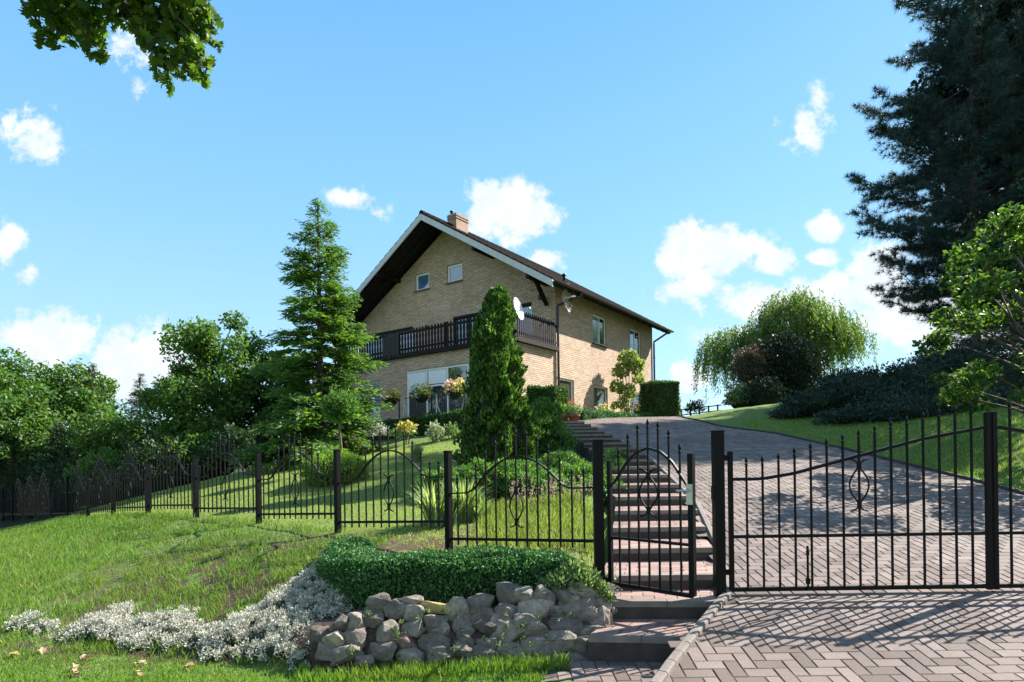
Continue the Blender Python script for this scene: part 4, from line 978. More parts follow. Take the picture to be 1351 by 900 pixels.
# ------------------------------------------------------------------ vegetation builders
def branch_tubes(mb, base, top, ends, r0, r1=.02, seed=0):
    rr = random.Random(seed); base = Vector(base); top = Vector(top); N = 8
    path = [base.lerp(top, i/N)+Vector((rr.uniform(-1, 1), rr.uniform(-1, 1), 0))*r0*.5*(i > 0) for i in range(N+1)]
    mb.tube(path, [r0*(1-.75*i/N)*(1.35 if i == 0 else 1) for i in range(N+1)], 8)
    for e in ends:
        e = Vector(e); h = min(.92, max(.18, (e.z-base.z)/(max(.1, top.z-base.z))*.7-.1)); k = h*N; a = path[int(k)].lerp(path[min(N, int(k)+1)], k-int(k))
        mid = a.lerp(e, .5)+Vector((rr.uniform(-1, 1), rr.uniform(-1, 1), rr.uniform(-.2, 1)))*(e-a).length*.1
        mb.tube([a, a.lerp(mid, .5)+UP*.02, mid, e], [r0*.38, r0*.3, r0*.2, r1*.4], 5, cap=False)
def broadleaf(name, label, cat, base, cc, rad, nclump, cr, leaf_n, ls, mat, seed=1, group=None, trunk_r=.16, bark='bark', flat=.75, keep=None):
    """crown: leaf clumps scattered through an uneven ellipsoid"""
    global rng; rng = np.random.default_rng(seed); t = thing(name, label, cat, base, group)
    d = unit(rng.normal(size=(nclump*3, 3))); d = d[d[:, 2] > -.75][:nclump]; n = len(d)
    r = rng.uniform(.35, 1.0, n)**.5*(1+.16*np.array([noise.noise(Vector(list(q*2.2+seed))) for q in d])*2)
    C = np.array(list(cc))+d*r[:, None]*np.array(rad)
    if keep is not None: C = C[keep(C)]
    mb = MB(); branch_tubes(mb, base, (cc[0], cc[1], cc[2]+rad[2]*.45), [list(q) for q in C[:min(len(C), 34)]], trunk_r, seed=seed); mb.build('trunk', bark, t)
    mb = MB(); per = leaf_n//len(C); 
    for q in C:
        m = int(per*rng.uniform(.6, 1.4)); R_ = cr*rng.uniform(.6, 1.3); p, dd = sphere_pts(m, .35); p[:, 2] *= flat
        c = q+p*R_+rng.normal(size=(m, 3))*R_*.10
        leafquads(mb, c, ls, ls*.62, bias=dd*np.array([1, 1, .2])-np.array([0, 0, .25]), bk=.8, nb=dd*.6+np.array([0, 0, .7]))
    mb.build('crown', mat, t); return t
def spruce(name, label, base, h, rmax, nwh, mat, seed=1, cat='spruce tree', group=None, tw=.26, zstart=.06, dens=1., droop=.25, shape=.9, nbr=(7, 10), trunk_r=.13):
    global rng; rng = np.random.default_rng(seed); t = thing(name, label, cat, base, group); B = np.array(list(base))
    mb = MB(); mb.tube([tuple(B), tuple(B+[0, 0, h*.5]), tuple(B+[0, 0, h*.99])], [trunk_r, trunk_r*.55, .012], 8); 
    bb = MB(); cs = []; ds = []; ns = []; Ls = []
    for i in range(nwh):
        q = i/(nwh-1); z = h*(zstart+(1-zstart)*q**.92)
        r = rmax*((1-(z/h))**shape)*rng.uniform(.85, 1.1)+.06
        nb = rng.integers(*nbr) if q < .9 else 5
        for k in range(nb):
            a = rng.uniform(0, 2*math.pi); rl = r*rng.choice([rng.uniform(.5, .8), rng.uniform(.85, 1.15)]); e = np.array([math.cos(a), math.sin(a), 0]); side = np.array([-e[1], e[0], 0])
            zz = z+rng.uniform(-.5, .5)*h/nwh; pitch = .55*q-.12
            f = lambda s: B+e*rl*s+np.array([0, 0, zz+rl*(pitch*s-droop*s*s+droop*.55*s**3.2)])
            pts = [tuple(f(s)) for s in (0, .3, .6, .85, 1)]; mb.tube(pts, [.022*(1-q)+.008, .016*(1-q)+.006, .01, .007, .004], 4, cap=False)
            nt = max(6, int(rl*26*dens))
            s = rng.uniform(.12, 1, nt)**.8; sg = rng.choice([-1, 1], nt); L = (tw*(.45+1.0*np.minimum(1, (1.1-s)*rl*1.3)))*rng.uniform(.7, 1.2, nt)
            P0 = np.array([f(x) for x in s]); out = e*.75+0*P0; dr = unit(out+side*sg[:, None]*rng.uniform(.35, 1.1, (nt, 1))+np.array([0, 0, -.12])+rng.normal(size=(nt, 3))*.16)
            for frac in (.35, .8):
                cs.append(P0+dr*(L*frac)[:, None]+np.array([0, 0, -.05])*frac*rl); ds.append(dr); Ls.append(L*.62); ns.append(np.tile([0, 0, 1.], (nt, 1)))
        # leader
    c = np.concatenate(cs); d = np.concatenate(ds); L = np.concatenate(Ls)
    n = len(c)
    for rep in range(2):
        nr = unit(rng.normal(size=(n, 3))*.5+np.array([0, 0, 1])); dd = unit(d+rng.normal(size=(n, 3))*.22); s = unit(np.cross(dd, nr)); w = (L*.26)[:, None]; l = L[:, None]*rng.uniform(.8, 1.2, (n, 1)); cc = c+rng.normal(size=(n, 3))*.035
        v = np.stack([cc-dd*l/2, cc+s*w/2-nr*w*.3, cc+dd*l/2, cc-s*w/2-nr*w*.3], 1).reshape(-1, 3); bb.add(v, np.arange(n*4).reshape(n, 4))
    # leader shoots at the tip
    m = 60; zt = rng.uniform(h*.93, h*1.0, m); cc = B+np.stack([rng.normal(size=m)*.03, rng.normal(size=m)*.03, zt], 1); leafquads(bb, cc, .14, .03, bias=np.array([0, 0, 1.]), bk=1.2)
    mb.build('trunk', 'bark', t); bb.build('crown', mat, t); return t
def column(name, label, cat, base, h, prof, mat, n, ls, seed, lobes=(), dark=.0, part='foliage', group=None):
    """dense upright conifer: sprays over an uneven closed body; prof = [(z fraction, radius)]"""
    global rng; rng = np.random.default_rng(seed); t = thing(name, label, cat, base, group); B = np.array(list(base)); zs = [p[0] for p in prof]; rs = [p[1] for p in prof]
    mb = MB(); nz, na = 26, 20; V = []
    def rad(q, a): return np.interp(q, zs, rs)*(1+.14*np.sin(3*a+q*9+seed)+.12*np.sin(5*a-q*17)+.10*np.sin(8*a+q*37)*np.sin(q*23+a*2)+.08*np.sin(13*a-q*53))
    for i in range(nz):
        q = i/(nz-1)
        for j in range(na): a = 2*math.pi*j/na; r = rad(q, a)*.72; V.append(tuple(B+[r*math.cos(a), r*math.sin(a), h*q*.98]))
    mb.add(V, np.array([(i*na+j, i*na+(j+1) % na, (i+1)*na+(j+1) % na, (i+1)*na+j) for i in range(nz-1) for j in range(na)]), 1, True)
    q = rng.random(n*2); w = np.interp(q, zs, rs); keep = rng.random(n*2) < w/max(rs); q = q[keep][:n]; m = len(q); a = rng.uniform(0, 2*math.pi, m); r = rad(q, a)*rng.uniform(.80, 1.06, m)
    o = np.stack([np.cos(a), np.sin(a), 0*a], 1); c = B+o*r[:, None]+np.stack([0*q, 0*q, q*h], 1)
    nn = np.array([noise.noise(Vector((p[0]*3.4, p[1]*3.4, p[2]*2.6+seed))) for p in c]); nf = np.array([noise.noise(Vector((p[0]*8, p[1]*8, p[2]*6+seed))) for p in c])
    c = c+o*((nn*.36+nf*.22)*np.interp(q, [0, .9, 1], [1, .7, .3]))[:, None]; kk = (nn+nf*.8) > -.38; c = c[kk]; o = o[kk]
    leafquads(mb, c, ls, ls*.42, bias=o*.6+np.array([0, 0, 1.]), bk=1.5, nb=o*.8)
    for (dx, dy, z0, z1, lr) in lobes:
        k = n//7; qq = rng.random(k); a = rng.uniform(0, 2*math.pi, k); rr = lr*np.sin(np.clip(qq*.8+.2, 0, 1)*math.pi)**.6*rng.uniform(.3, 1.05, k); o = np.stack([np.cos(a), np.sin(a), 0*a], 1)
        leafquads(mb, B+np.array([dx, dy, 0])+o*rr[:, None]+np.stack([0*qq, 0*qq, z0+(z1-z0)*qq], 1), ls, ls*.42, bias=o*.6+np.array([0, 0, 1.]), bk=1.5, nb=o*.8)
    mb.build(part, [mat, 'core_green'], t); mb = MB(); mb.tube([tuple(B-[0, 0, .2]), tuple(B+[0, 0, h*.5])], [.09, .05], 7); mb.build('stem', 'bark', t); return t
def mound(mb, c, rad, n, ls, asp=.5, up=.6, shell=.55, lump=.18, core=True, seed=0, bias=None, bk=.0, corem=1, outn=1.0, ci=.78, zmin=-.3):
    c = np.array(list(c)); rad = np.array(rad)
    p, d = sphere_pts(int(n*1.5), shell); k = d[:, 2] > zmin; p = p[k][:n]; d = d[k][:n]
    f = 1+lump*np.sin(d[:, 0]*6+seed)*np.sin(d[:, 1]*7+seed*1.7)*1.2+lump*.7*np.sin(d[:, 2]*11+d[:, 0]*9+seed)
    leafquads(mb, c+p*rad*f[:, None], ls, ls*asp, bias=(d+np.array([0, 0, up])) if bias is None else bias, bk=max(bk, .9), nb=d*outn+np.array([0, 0, .3]))
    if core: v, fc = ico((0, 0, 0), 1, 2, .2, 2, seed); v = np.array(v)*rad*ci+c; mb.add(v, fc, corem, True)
    return mb
def shrub(name, label, cat, c, rad, n, ls, mat, base=None, seed=1, group=None, **kw):
    global rng; rng = np.random.default_rng(seed); b = base or Vector((c[0], c[1], c[2]-rad[2]))
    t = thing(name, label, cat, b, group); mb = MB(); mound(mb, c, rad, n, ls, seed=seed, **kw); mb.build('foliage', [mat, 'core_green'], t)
    mb = MB()
    for k in range(4): a = k*1.6; mb.tube([Vector(b)+Vector((math.cos(a)*.04, math.sin(a)*.04, -.1)), Vector(c)+Vector((math.cos(a)*rad[0]*.5, math.sin(a)*rad[1]*.5, 0))], [.025, .01], 5)
    mb.build('stem', 'bark', t); return t
def hedge(name, label, pts, w, mat, n, ls, seed, cat='hedge', group=None, round_=.08, asp=.55, jit=.03, wob=.03):
    """clipped hedge swept along pts = [(x, y, z bottom, z top)]"""
    global rng; rng = np.random.default_rng(seed); t = thing(name, label, cat, (pts[0][0], pts[0][1], pts[0][2]), group)
    Pp = np.array(pts, float); seg = np.linalg.norm(np.diff(Pp[:, :2], axis=0), axis=1); cum = np.concatenate([[0], np.cumsum(seg)]); T = cum[-1]
    H = (Pp[:, 3]-Pp[:, 2]).mean()
    def frame(s):
        x = np.interp(s, cum, Pp[:, 0]); y = np.interp(s, cum, Pp[:, 1]); b = np.interp(s, cum, Pp[:, 2]); tp = np.interp(s, cum, Pp[:, 3]); e = .08
        dx = np.interp(s+e, cum, Pp[:, 0])-np.interp(s-e, cum, Pp[:, 0]); dy = np.interp(s+e, cum, Pp[:, 1])-np.interp(s-e, cum, Pp[:, 1]); l = np.hypot(dx, dy)+1e-9
        return x, y, b, tp, -dy/l, dx/l, dx/l, dy/l
    per = 2*H+w; s = rng.uniform(-.0, T, n); u = rng.uniform(0, per, n)
    end = rng.random(n) < (2*w*H)/(per*T+2*w*H)
    x, y, b, tp, nx, ny, dx, dy = frame(s); h = tp-b
    lat = np.where(u < H, -w/2, np.where(u < H+w, u-H-w/2, w/2)); zz = np.where(u < H, u/H, np.where(u < H+w, 1., (u-H-w)/H))
    # ends
    which = rng.choice([-1, 1], n); lat = np.where(end, rng.uniform(-w/2, w/2, n), lat); zz = np.where(end, rng.random(n), zz)
    se = np.where(end, np.where(which > 0, T, 0), s); x, y, b, tp, nx, ny, dx, dy = frame(se); h = tp-b
    # round the shoulders
    ex = np.maximum(0, np.abs(lat)-(w/2-round_))/round_; ez = np.maximum(0, zz*h-(h-round_))/round_; rr = np.sqrt(ex**2+ez**2); k = np.where((ex > 0) & (ez > 0) & (rr > 1), 1/np.maximum(rr, 1e-6), 1)
    lat = np.where(k < 1, np.sign(lat)*((w/2-round_)+ex*k*round_), lat); zz = np.where(k < 1, ((h-round_)+ez*k*round_)/h, zz)
    top = (zz > .97); on = np.stack([np.where(top | end, 0, np.sign(lat))*nx+np.where(end, which, 0)*dx, np.where(top | end, 0, np.sign(lat))*ny+np.where(end, which, 0)*dy, top*1.+0*x], 1)
    wv = wob*(np.sin(se*4.1+zz*5+seed)+np.sin(se*9.7-zz*8)*.6)
    c = np.stack([x+nx*lat, y+ny*lat, b+zz*h], 1)+on*(wv[:, None]+rng.normal(size=(n, 1))*jit-.02)
    mb = MB(); leafquads(mb, c, ls, ls*asp, bias=on+np.array([0, 0, .5]), bk=.6, nb=on*.8+np.array([0, 0, .3]))
    m = max(2, int(T/.12)); V = []; wi = w/2-.05
    for i in range(m+1):
        fx, fy, fb, ft, ax_, ay_, bx_, by_ = [float(np.asarray(v)) for v in frame(np.array(.04+(T-.08)*i/m))]
        cr = min(round_, wi*.5)
        for (l, z) in ((-wi, fb), (-wi, ft-.05-cr), (-wi+cr, ft-.05), (wi-cr, ft-.05), (wi, ft-.05-cr), (wi, fb)): V.append((fx+ax_*l, fy+ay_*l, z))
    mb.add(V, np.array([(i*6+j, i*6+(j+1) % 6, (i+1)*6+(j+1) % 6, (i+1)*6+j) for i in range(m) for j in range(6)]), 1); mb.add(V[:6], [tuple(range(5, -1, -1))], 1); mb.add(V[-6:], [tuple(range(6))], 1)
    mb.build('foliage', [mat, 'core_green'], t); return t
def clump(mb, c, n, L, w, spread, curve=.5, seed=0, mi=0):
    """strap leaves arching from one crown"""
    r = np.random.default_rng(seed); c = np.array(list(c))
    for i in range(n):
        a = r.uniform(0, 6.283); l = L*r.uniform(.6, 1.1); sp = spread*r.uniform(.2, 1.1); e = np.array([math.cos(a), math.sin(a), 0]); s = np.array([-e[1], e[0], 0]); o = c+e*r.uniform(0, .08)+s*r.uniform(-.06, .06); V = []; K_ = 5
        for k in range(K_):
            q = k/(K_-1); p = o+e*l*sp*q**1.3+np.array([0, 0, l*(q-curve*sp*q**2.6)]); ww = w*(1-q**2)*.5+.0008; V += [p-s*ww, p+s*ww]
        mb.add(V, np.array([(2*k, 2*k+1, 2*k+3, 2*k+2) for k in range(K_-1)]), mi)
# ------------------------------------------------------------------ left of the picture: wood edge
def base_at(x, y, dz=-.1): return Vector((x, y, gz(x, y)+dz))
def bt(px, Y): x = (px-CX)/F*Y; return base_at(x, Y)
WG = 'trees at the far side of the lawn'
b = bt(40, 27); broadleaf('broadleaf_tree', 'large rounded green broadleaf tree at the left edge of the photo', 'tree', b, (P(45, 572, 27)), (4.1, 3.6, 3.1), 90, .85, 34000, .17, 'leaf_broad', 3, WG, .28)
b = bt(-60, 25); broadleaf('broadleaf_tree', 'broadleaf tree cut off by the left edge of the photo below the rounded one', 'tree', b, (P(-30, 580, 24)), (2.6, 2.6, 2.7), 45, .7, 14000, .16, 'leaf_broad', 4, WG, .2)
b = bt(285, 24); broadleaf('broadleaf_tree', 'tall open broadleaf tree just left of the big spruce', 'tree', b, (P(288, 525, 23)), (2.35, 2.2, 3.1), 80, .62, 28000, .15, 'leaf_broad', 5, WG, .2)
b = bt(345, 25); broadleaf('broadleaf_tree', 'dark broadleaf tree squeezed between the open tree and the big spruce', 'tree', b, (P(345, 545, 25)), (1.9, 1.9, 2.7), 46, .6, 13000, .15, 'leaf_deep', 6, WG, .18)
b = bt(165, 25); broadleaf('broadleaf_tree', 'low bright green broadleaf tree between the two distant spruce tips', 'tree', b, (P(160, 590, 24)), (1.9, 1.8, 1.5), 42, .55, 12000, .14, 'leaf_broad', 7, WG, .14)
for px, top, Y, r, sd, lb in ((124, 482, 27, 1.75, 11, 'dark slender spruce with its tip rising right of the rounded broadleaf tree'), (186, 497, 28, 1.6, 12, 'dark slender spruce with its tip rising left of the tall open tree'), (76, 560, 23, 1.2, 13, 'short dark spruce in front of the rounded broadleaf tree')):
    b = bt(px, Y); zt = P(px, top, Y).z; spruce('spruce_tree', lb, b, zt-b.z, r, 26, 'leaf_deep', sd, group='small spruces beyond the lawn', tw=.34, dens=.6)
i = 0
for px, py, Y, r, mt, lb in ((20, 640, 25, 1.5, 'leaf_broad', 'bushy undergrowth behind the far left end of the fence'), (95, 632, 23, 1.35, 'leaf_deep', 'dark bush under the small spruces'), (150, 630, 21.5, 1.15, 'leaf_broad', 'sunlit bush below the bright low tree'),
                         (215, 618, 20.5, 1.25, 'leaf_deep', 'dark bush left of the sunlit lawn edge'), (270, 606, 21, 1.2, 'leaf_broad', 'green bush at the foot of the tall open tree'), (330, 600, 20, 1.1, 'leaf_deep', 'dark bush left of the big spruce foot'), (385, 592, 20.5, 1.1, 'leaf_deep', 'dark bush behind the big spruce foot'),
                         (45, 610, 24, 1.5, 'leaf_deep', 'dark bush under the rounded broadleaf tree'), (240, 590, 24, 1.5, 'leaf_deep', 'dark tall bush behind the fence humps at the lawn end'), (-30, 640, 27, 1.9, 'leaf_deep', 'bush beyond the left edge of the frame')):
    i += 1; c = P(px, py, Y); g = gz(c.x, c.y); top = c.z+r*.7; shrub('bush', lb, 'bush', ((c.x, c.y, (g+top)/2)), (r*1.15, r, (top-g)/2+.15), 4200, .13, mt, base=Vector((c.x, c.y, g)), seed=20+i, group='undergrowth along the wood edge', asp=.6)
# ------------------------------------------------------------------ trees on the lawn
b = P(424, 603, 17.2); spruce('spruce_tree', 'big green spruce on the lawn hiding the left corner of the house', b, P(424, 267, 17.2).z-b.z, 2.15, 36, 'leaf_spruce', 31, tw=.32, zstart=.03, shape=.74, dens=.85, nbr=(7, 11), trunk_r=.14)
c = P(449, 536, 13.6); t = thing('topiary_tree', 'small ball shaped topiary on a bare stem in front of the big spruce', 'topiary', Vector((c.x, c.y, gz(c.x, c.y))))
rng = np.random.default_rng(40); mb = MB(); mound(mb, c, (.40, .38, .34), 3600, .10, seed=2, asp=.22, zmin=-1, lump=.16); mb.build('crown', ['leaf_juniper', 'core_green'], t)
mb = MB(); mb.tube([Vector((c.x+.05, c.y, gz(c.x, c.y)-.1)), Vector((c.x-.02, c.y, c.z-.6)), c], [.035, .03, .03], 7); mb.build('trunk', 'pale_bark', t)
c = P(442, 619, 12.1); shrub('round_bush', 'rounded bright green bush on the lawn below the ball topiary', 'bush', (c.x, c.y, c.z-.02), (.66, .6, .40), 9000, .085, 'leaf_bright', seed=41, asp=.22, lump=.08, zmin=-.9, up=1.0)
b = P(658, 614, 12); b.z = gz(b.x, b.y)-.05
column('thuja', 'tall dense dark green thuja with a second lower tip on its left', 'conifer', b, P(665, 382, 12).z-b.z, [(0, .54), (.08, .64), (.2, .64), (.4, .51), (.6, .38), (.72, .29), (.85, .22), (.96, .17), (1, .07)], 'leaf_thuja', 38000, .095, 44, lobes=((-.34, -.08, 1.5, 3.12, .20), (.08, 0, 2.9, P(665, 379, 12).z-b.z+.02, .22), (.05, -.1, 2.2, 3.0, .28)))
c = P(716, 585, 13.9); column('arborvitae', 'bright green cone shaped shrub tucked against the right side of the tall thuja', 'shrub', (c.x, c.y, gz(c.x, c.y)), 1.25, [(0, .52), (.3, .55), (.6, .44), (.85, .28), (1, .06)], 'leaf_juniper', 9000, .07, 45)
# juniper spreads
def juniper(lb, blobs, mat, n, seed, ls=.075, group=None):
    global rng; rng = np.random.default_rng(seed); mb = MB(); tot = sum(r[0]*r[1] for _, r in blobs)
    c0 = blobs[0][0]; t = thing('spreading_juniper', lb, 'juniper', (c0[0], c0[1], gz(c0[0], c0[1])), group)
    for i, (c, r) in enumerate(blobs): mound(mb, c, r, int(n*r[0]*r[1]/tot), ls, seed=i+seed, asp=.32, up=.3, lump=.16, zmin=-.5, outn=.5)
    mb.build('foliage', [mat, 'core_green'], t); mb = MB(); mb.tube([Vector((c0[0], c0[1], gz(c0[0], c0[1])-.1)), Vector(c0)], [.05, .03], 6); mb.build('stem', 'bark', t); return t
def bl(px, py, Y, rx, ry, rz): c = P(px, py, Y); return ((c.x, c.y, c.z-rz*.05), (rx*1.05, ry, rz*1.3))
juniper('wide low juniper mound behind the fence panel left of the small gate', [bl(600, 640, 10.3, .60, .5, .26), bl(650, 636, 10.0, .62, .5, .28), bl(705, 644, 9.8, .55, .45, .22), bl(690, 628, 10.6, .5, .4, .2)], 'leaf_juniper', 22000, 50)
juniper('bright spreading juniper beside the lower flight of garden steps', [bl(760, 640, 10.6, .55, .5, .30), bl(800, 632, 11.3, .42, .5, .30), bl(740, 622, 11.5, .5, .5, .28), bl(812, 612, 12.6, .34, .5, .24), bl(795, 655, 9.6, .42, .4, .26)], 'leaf_juniper', 24000, 51)
juniper('long dark blue green juniper bank spreading across the hillside on the right', [bl(1090, 532, 18, 1.1, 1, .38), bl(1150, 520, 17.6, 1.4, 1.1, .50), bl(1225, 506, 17.2, 1.5, 1.1, .62), bl(1190, 535, 16.4, 1.2, 1.0, .42), bl(1280, 500, 17, 1.4, 1.1, .75), bl(1255, 530, 16, 1.3, 1, .55), bl(1050, 545, 18.4, .7, .7, .22), bl(1330, 510, 16.5, 1.2, 1.1, .8), bl(1120, 508, 18.6, .9, .8, .4), bl(1215, 545, 15.2, 1.3, .9, .35), bl(1300, 545, 14.8, 1.3, .9, .45), bl(1140, 550, 16.2, 1.1, .8, .25), bl(1260, 488, 17.5, 1.2, .9, .6)], 'leaf_bluejuniper', 52000, 52, .12)
# hedges by the house
hd = []
for px, top, Y in ((470, 563, 21.5), (530, 553, 20.6), (590, 545, 19.8), (640, 539, 19.2), (700, 541, 18.4)):
    c = P(px, top, Y); hd.append((c.x, c.y, c.z-.85, c.z))
hedge('terrace_hedge', 'low clipped hedge along the terrace below the flower railing', hd, .6, 'leaf_hedge', 17000, .075, 60, round_=.15)
c0 = P(702, 510, 21.3); c1 = P(741, 512, 20.6); z0 = gz(c0.x, c0.y)
hedge('hedge_block', 'squared hedge block at the house corner between the thuja and the downpipe', [(c0.x+.05, c0.y, z0-.1, c0.z), (c1.x, c1.y, z0-.1, c1.z-.02)], .85, 'leaf_hedge', 13000, .07, 61, round_=.06)
A = P(853, 506, 27.0); B = P(884, 506, 25.2)
hedge('hedge_block', 'tall squared hedge block at the far right corner of the house', [(A.x+.1, A.y, 1.5, A.z), (B.x, B.y, 1.5, B.z+.1)], .9, 'leaf_hedge', 15000, .075, 62, round_=.05)
A = P(766, 543, 20.9); B = P(842, 547, 25.0); hedge('low_hedge', 'long low clipped hedge at the foot of the sunlit side wall', [(A.x-.1, A.y, 1.2, A.z+.02), (B.x, B.y, 1.4, B.z)], .5, 'leaf_box', 14000, .055, 63, round_=.08)
A = P(845, 546, 25.3); B = P(862, 547, 25.8); hedge('low_hedge', 'short low hedge piece in front of the tall hedge block', [(A.x, A.y, 1.4, A.z), (B.x, B.y, 1.4, B.z)], .55, 'leaf_box', 4000, .055, 64, round_=.1)
# climber on the side wall
t = thing('climbing_plant', 'leafy climbing plant with pale bare stems on the sunlit side wall', 'climbing plant', hp(0, 5.3, 1.6)-t_*.3)
rng = np.random.default_rng(66); mb = MB()
for px, py, r, n, sz in ((829, 472, .50, 520, 1), (819, 490, .42, 330, 1), (838, 484, .42, 330, 1), (814, 510, .36, 260, .9), (828, 517, .45, 330, .7), (843, 500, .28, 150, 1), (822, 532, .30, 150, 1), (811, 535, .2, 80, 1), (847, 478, .18, 60, 1)):
    Y = 27.3; c = P(px, py, Y); p, d = sphere_pts(n, .3); leafquads(mb, np.array(list(c))+p*np.array([r, .35, r*.85]), .15, .085, bias=d*.4-np.array([0, 0, .5]), bk=.9, nb=d+np.array([0, -.5, .4]))
mb.build('foliage', 'leaf_climber', t); mb = MB()
for k in range(7): mb.tube([P(820+k*2, 549, 27.4), P(818+k*3, 525, 27.45+.05*k), P(814+k*4, 500, 27.5), P(816+k*3.5, 478, 27.6)], [.03, .022, .018, .01], 5)
mb.build('stem', 'pale_bark', t)
# flower bed in front of the terrace
for px, py, Y, rx, rz, mt, lb, ls, asp in ((536, 567, 17.6, .26, .22, 'flower_yellow', 'small yellow flowering shrub below the terrace hedge', .07, .7), (500, 572, 17.6, .35, .25, 'leaf_silver', 'small grey leaved shrub at the left of the flower bed', .07, .4),
                              (575, 574, 17.0, .24, .34, 'flower_white', 'white flowering shrub with an upright plume below the terrace hedge', .06, .6), (596, 572, 17.2, .22, .26, 'leaf_sage', 'grey green shrub between the white flowers and the thuja', .07, .4),
                              (470, 588, 17.2, .30, .25, 'flower_pink', 'small shrub with faded pink flowers near the big spruce', .05, .5)):
    c = P(px, py, Y); gs = shrub('garden_shrub', lb, 'shrub', c, (rx, rx, rz), 420 if 'flower' in mt else 900, ls, mt, base=Vector((c.x, c.y, gz(c.x, c.y))), seed=int(px), asp=asp, lump=.3, core=False)
    rng = np.random.default_rng(int(px)+1)
    if 'flower' in mt: mb = MB(); mound(mb, c, (rx*1.05, rx*1.05, rz*1.05), 620, .075, seed=3, asp=.45, lump=.3, core=False, zmin=-.8); mb.build('leaves', 'leaf_sage', gs)
c = P(550, 608, 13.3); t = thing('iris_clump', 'small clump of upright strap leaves alone on the lawn', 'plant', Vector((c.x, c.y, gz(c.x, c.y)))); mb = MB(); clump(mb, Vector((c.x, c.y, gz(c.x, c.y))), 90, .48, .03, .45, seed=5); mb.build('foliage', 'leaf_sage', t)
# daylily clumps just behind the fence
for k, (px, py, Y, n, lb) in enumerate(((612, 690, 8.0, 330, 'large clump of arching strap leaves behind the fence post'), (575, 697, 7.7, 200, 'smaller clump of arching strap leaves left of the large one'))):
    c = P(px, py, Y); c.z = gz(c.x, c.y); t = thing('daylily_clump', lb, 'plant', c, 'strap leaved clumps behind the fence'); mb = MB()
    clump(mb, c, n, .68, .030, .62, .55, 70+k); clump(mb, c+Vector((.18, .05, 0)), n//3, .5, .024, .7, .6, 80+k); mb.build('foliage', 'leaf_lily', t)
# right: willow, dark bushes, small shrubs
def willow():
    global rng; rng = np.random.default_rng(90); Y = 32; b = bt(1020, Y); b = Vector(((1020-CX)/F*Y, Y, 1.9)); t = thing('weeping_tree', 'pale green weeping tree on the hill behind the driveway', 'tree', b)
    ells = [(1050, 440, 2.6, 2.3), (1005, 462, 2.0, 1.6), (942, 478, 1.05, 1.5), (1085, 455, 1.7, 1.9), (1040, 415, 1.7, 1.2), (1115, 450, 1.3, 1.5), (965, 455, 1.4, 1.1), (1030, 470, 2.2, 1.8), (1080, 430, 1.3, 1.2)]
    mb = MB(); hubs = []
    for (px, py, rx, rz) in ells:
        c = np.array(list(P(px, py, Y))); hubs.append(c); ns = int(150*rx*rz/2)
        for k in range(ns):
            a = rng.uniform(0, 6.283); e = rng.uniform(-.1, 1)**.8 if True else 0; e = abs(e); q = math.sqrt(max(0, 1-e*e)); rr = rng.uniform(.6, 1.08)
            s = c+np.array([math.cos(a)*q*rx*(rr if rng.random() < .6 else rr*.6), math.sin(a)*q*min(rx, 2)*rr, e*rz*rr]); L = rng.uniform(.5, 1.9)*(.6+.5*q); m = int(L*26); zz = np.linspace(0, L, m)
            sw = np.array([math.cos(a), math.sin(a), 0]); pts = s+sw*np.sqrt(zz)[:, None]*.22+np.array([0, 0, -1])*zz[:, None]+rng.normal(size=(m, 3))*.055
            leafquads(mb, pts, .17, .05, bias=np.array([0, 0, -1.])+sw*.4, bk=1.2)
    mb.build('crown', 'leaf_willow', t); mb = MB(); branch_tubes(mb, b-UP*.3, P(1030, 425, Y), hubs, .3, seed=9); mb.build('trunk', 'bark', t)
willow()
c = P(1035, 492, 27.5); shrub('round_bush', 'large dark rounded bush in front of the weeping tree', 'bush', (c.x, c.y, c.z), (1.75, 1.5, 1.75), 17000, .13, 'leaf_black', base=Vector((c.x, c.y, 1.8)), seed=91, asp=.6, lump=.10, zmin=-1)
c = P(992, 487, 27.0); shrub('round_bush', 'brownish twiggy bush left of the dark rounded bush', 'bush', (c.x, c.y, c.z), (.85, .8, 1.05), 6500, .10, 'leaf_brown', base=Vector((c.x, c.y, 1.8)), seed=92, asp=.4, lump=.15, zmin=-1)
c = P(980, 528, 26.0); shrub('round_bush', 'small sunlit bush with pale leaves at the end of the grass bank', 'bush', (c.x, c.y, c.z), (.75, .6, .6), 3200, .12, 'leaf_sage', base=Vector((c.x, c.y, 1.7)), seed=93, asp=.5, lump=.25)
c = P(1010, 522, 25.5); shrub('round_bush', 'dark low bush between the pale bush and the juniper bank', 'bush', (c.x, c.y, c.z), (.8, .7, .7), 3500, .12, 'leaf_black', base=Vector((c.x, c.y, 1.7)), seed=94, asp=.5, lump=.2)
c = P(917, 540, 29.5); shrub('round_bush', 'tiny thin bush by the low rail fence', 'bush', (c.x, c.y, c.z), (.5, .4, .42), 600, .11, 'leaf_deep', base=Vector((c.x, c.y, 1.7)), seed=95, asp=.5, lump=.3, core=False)
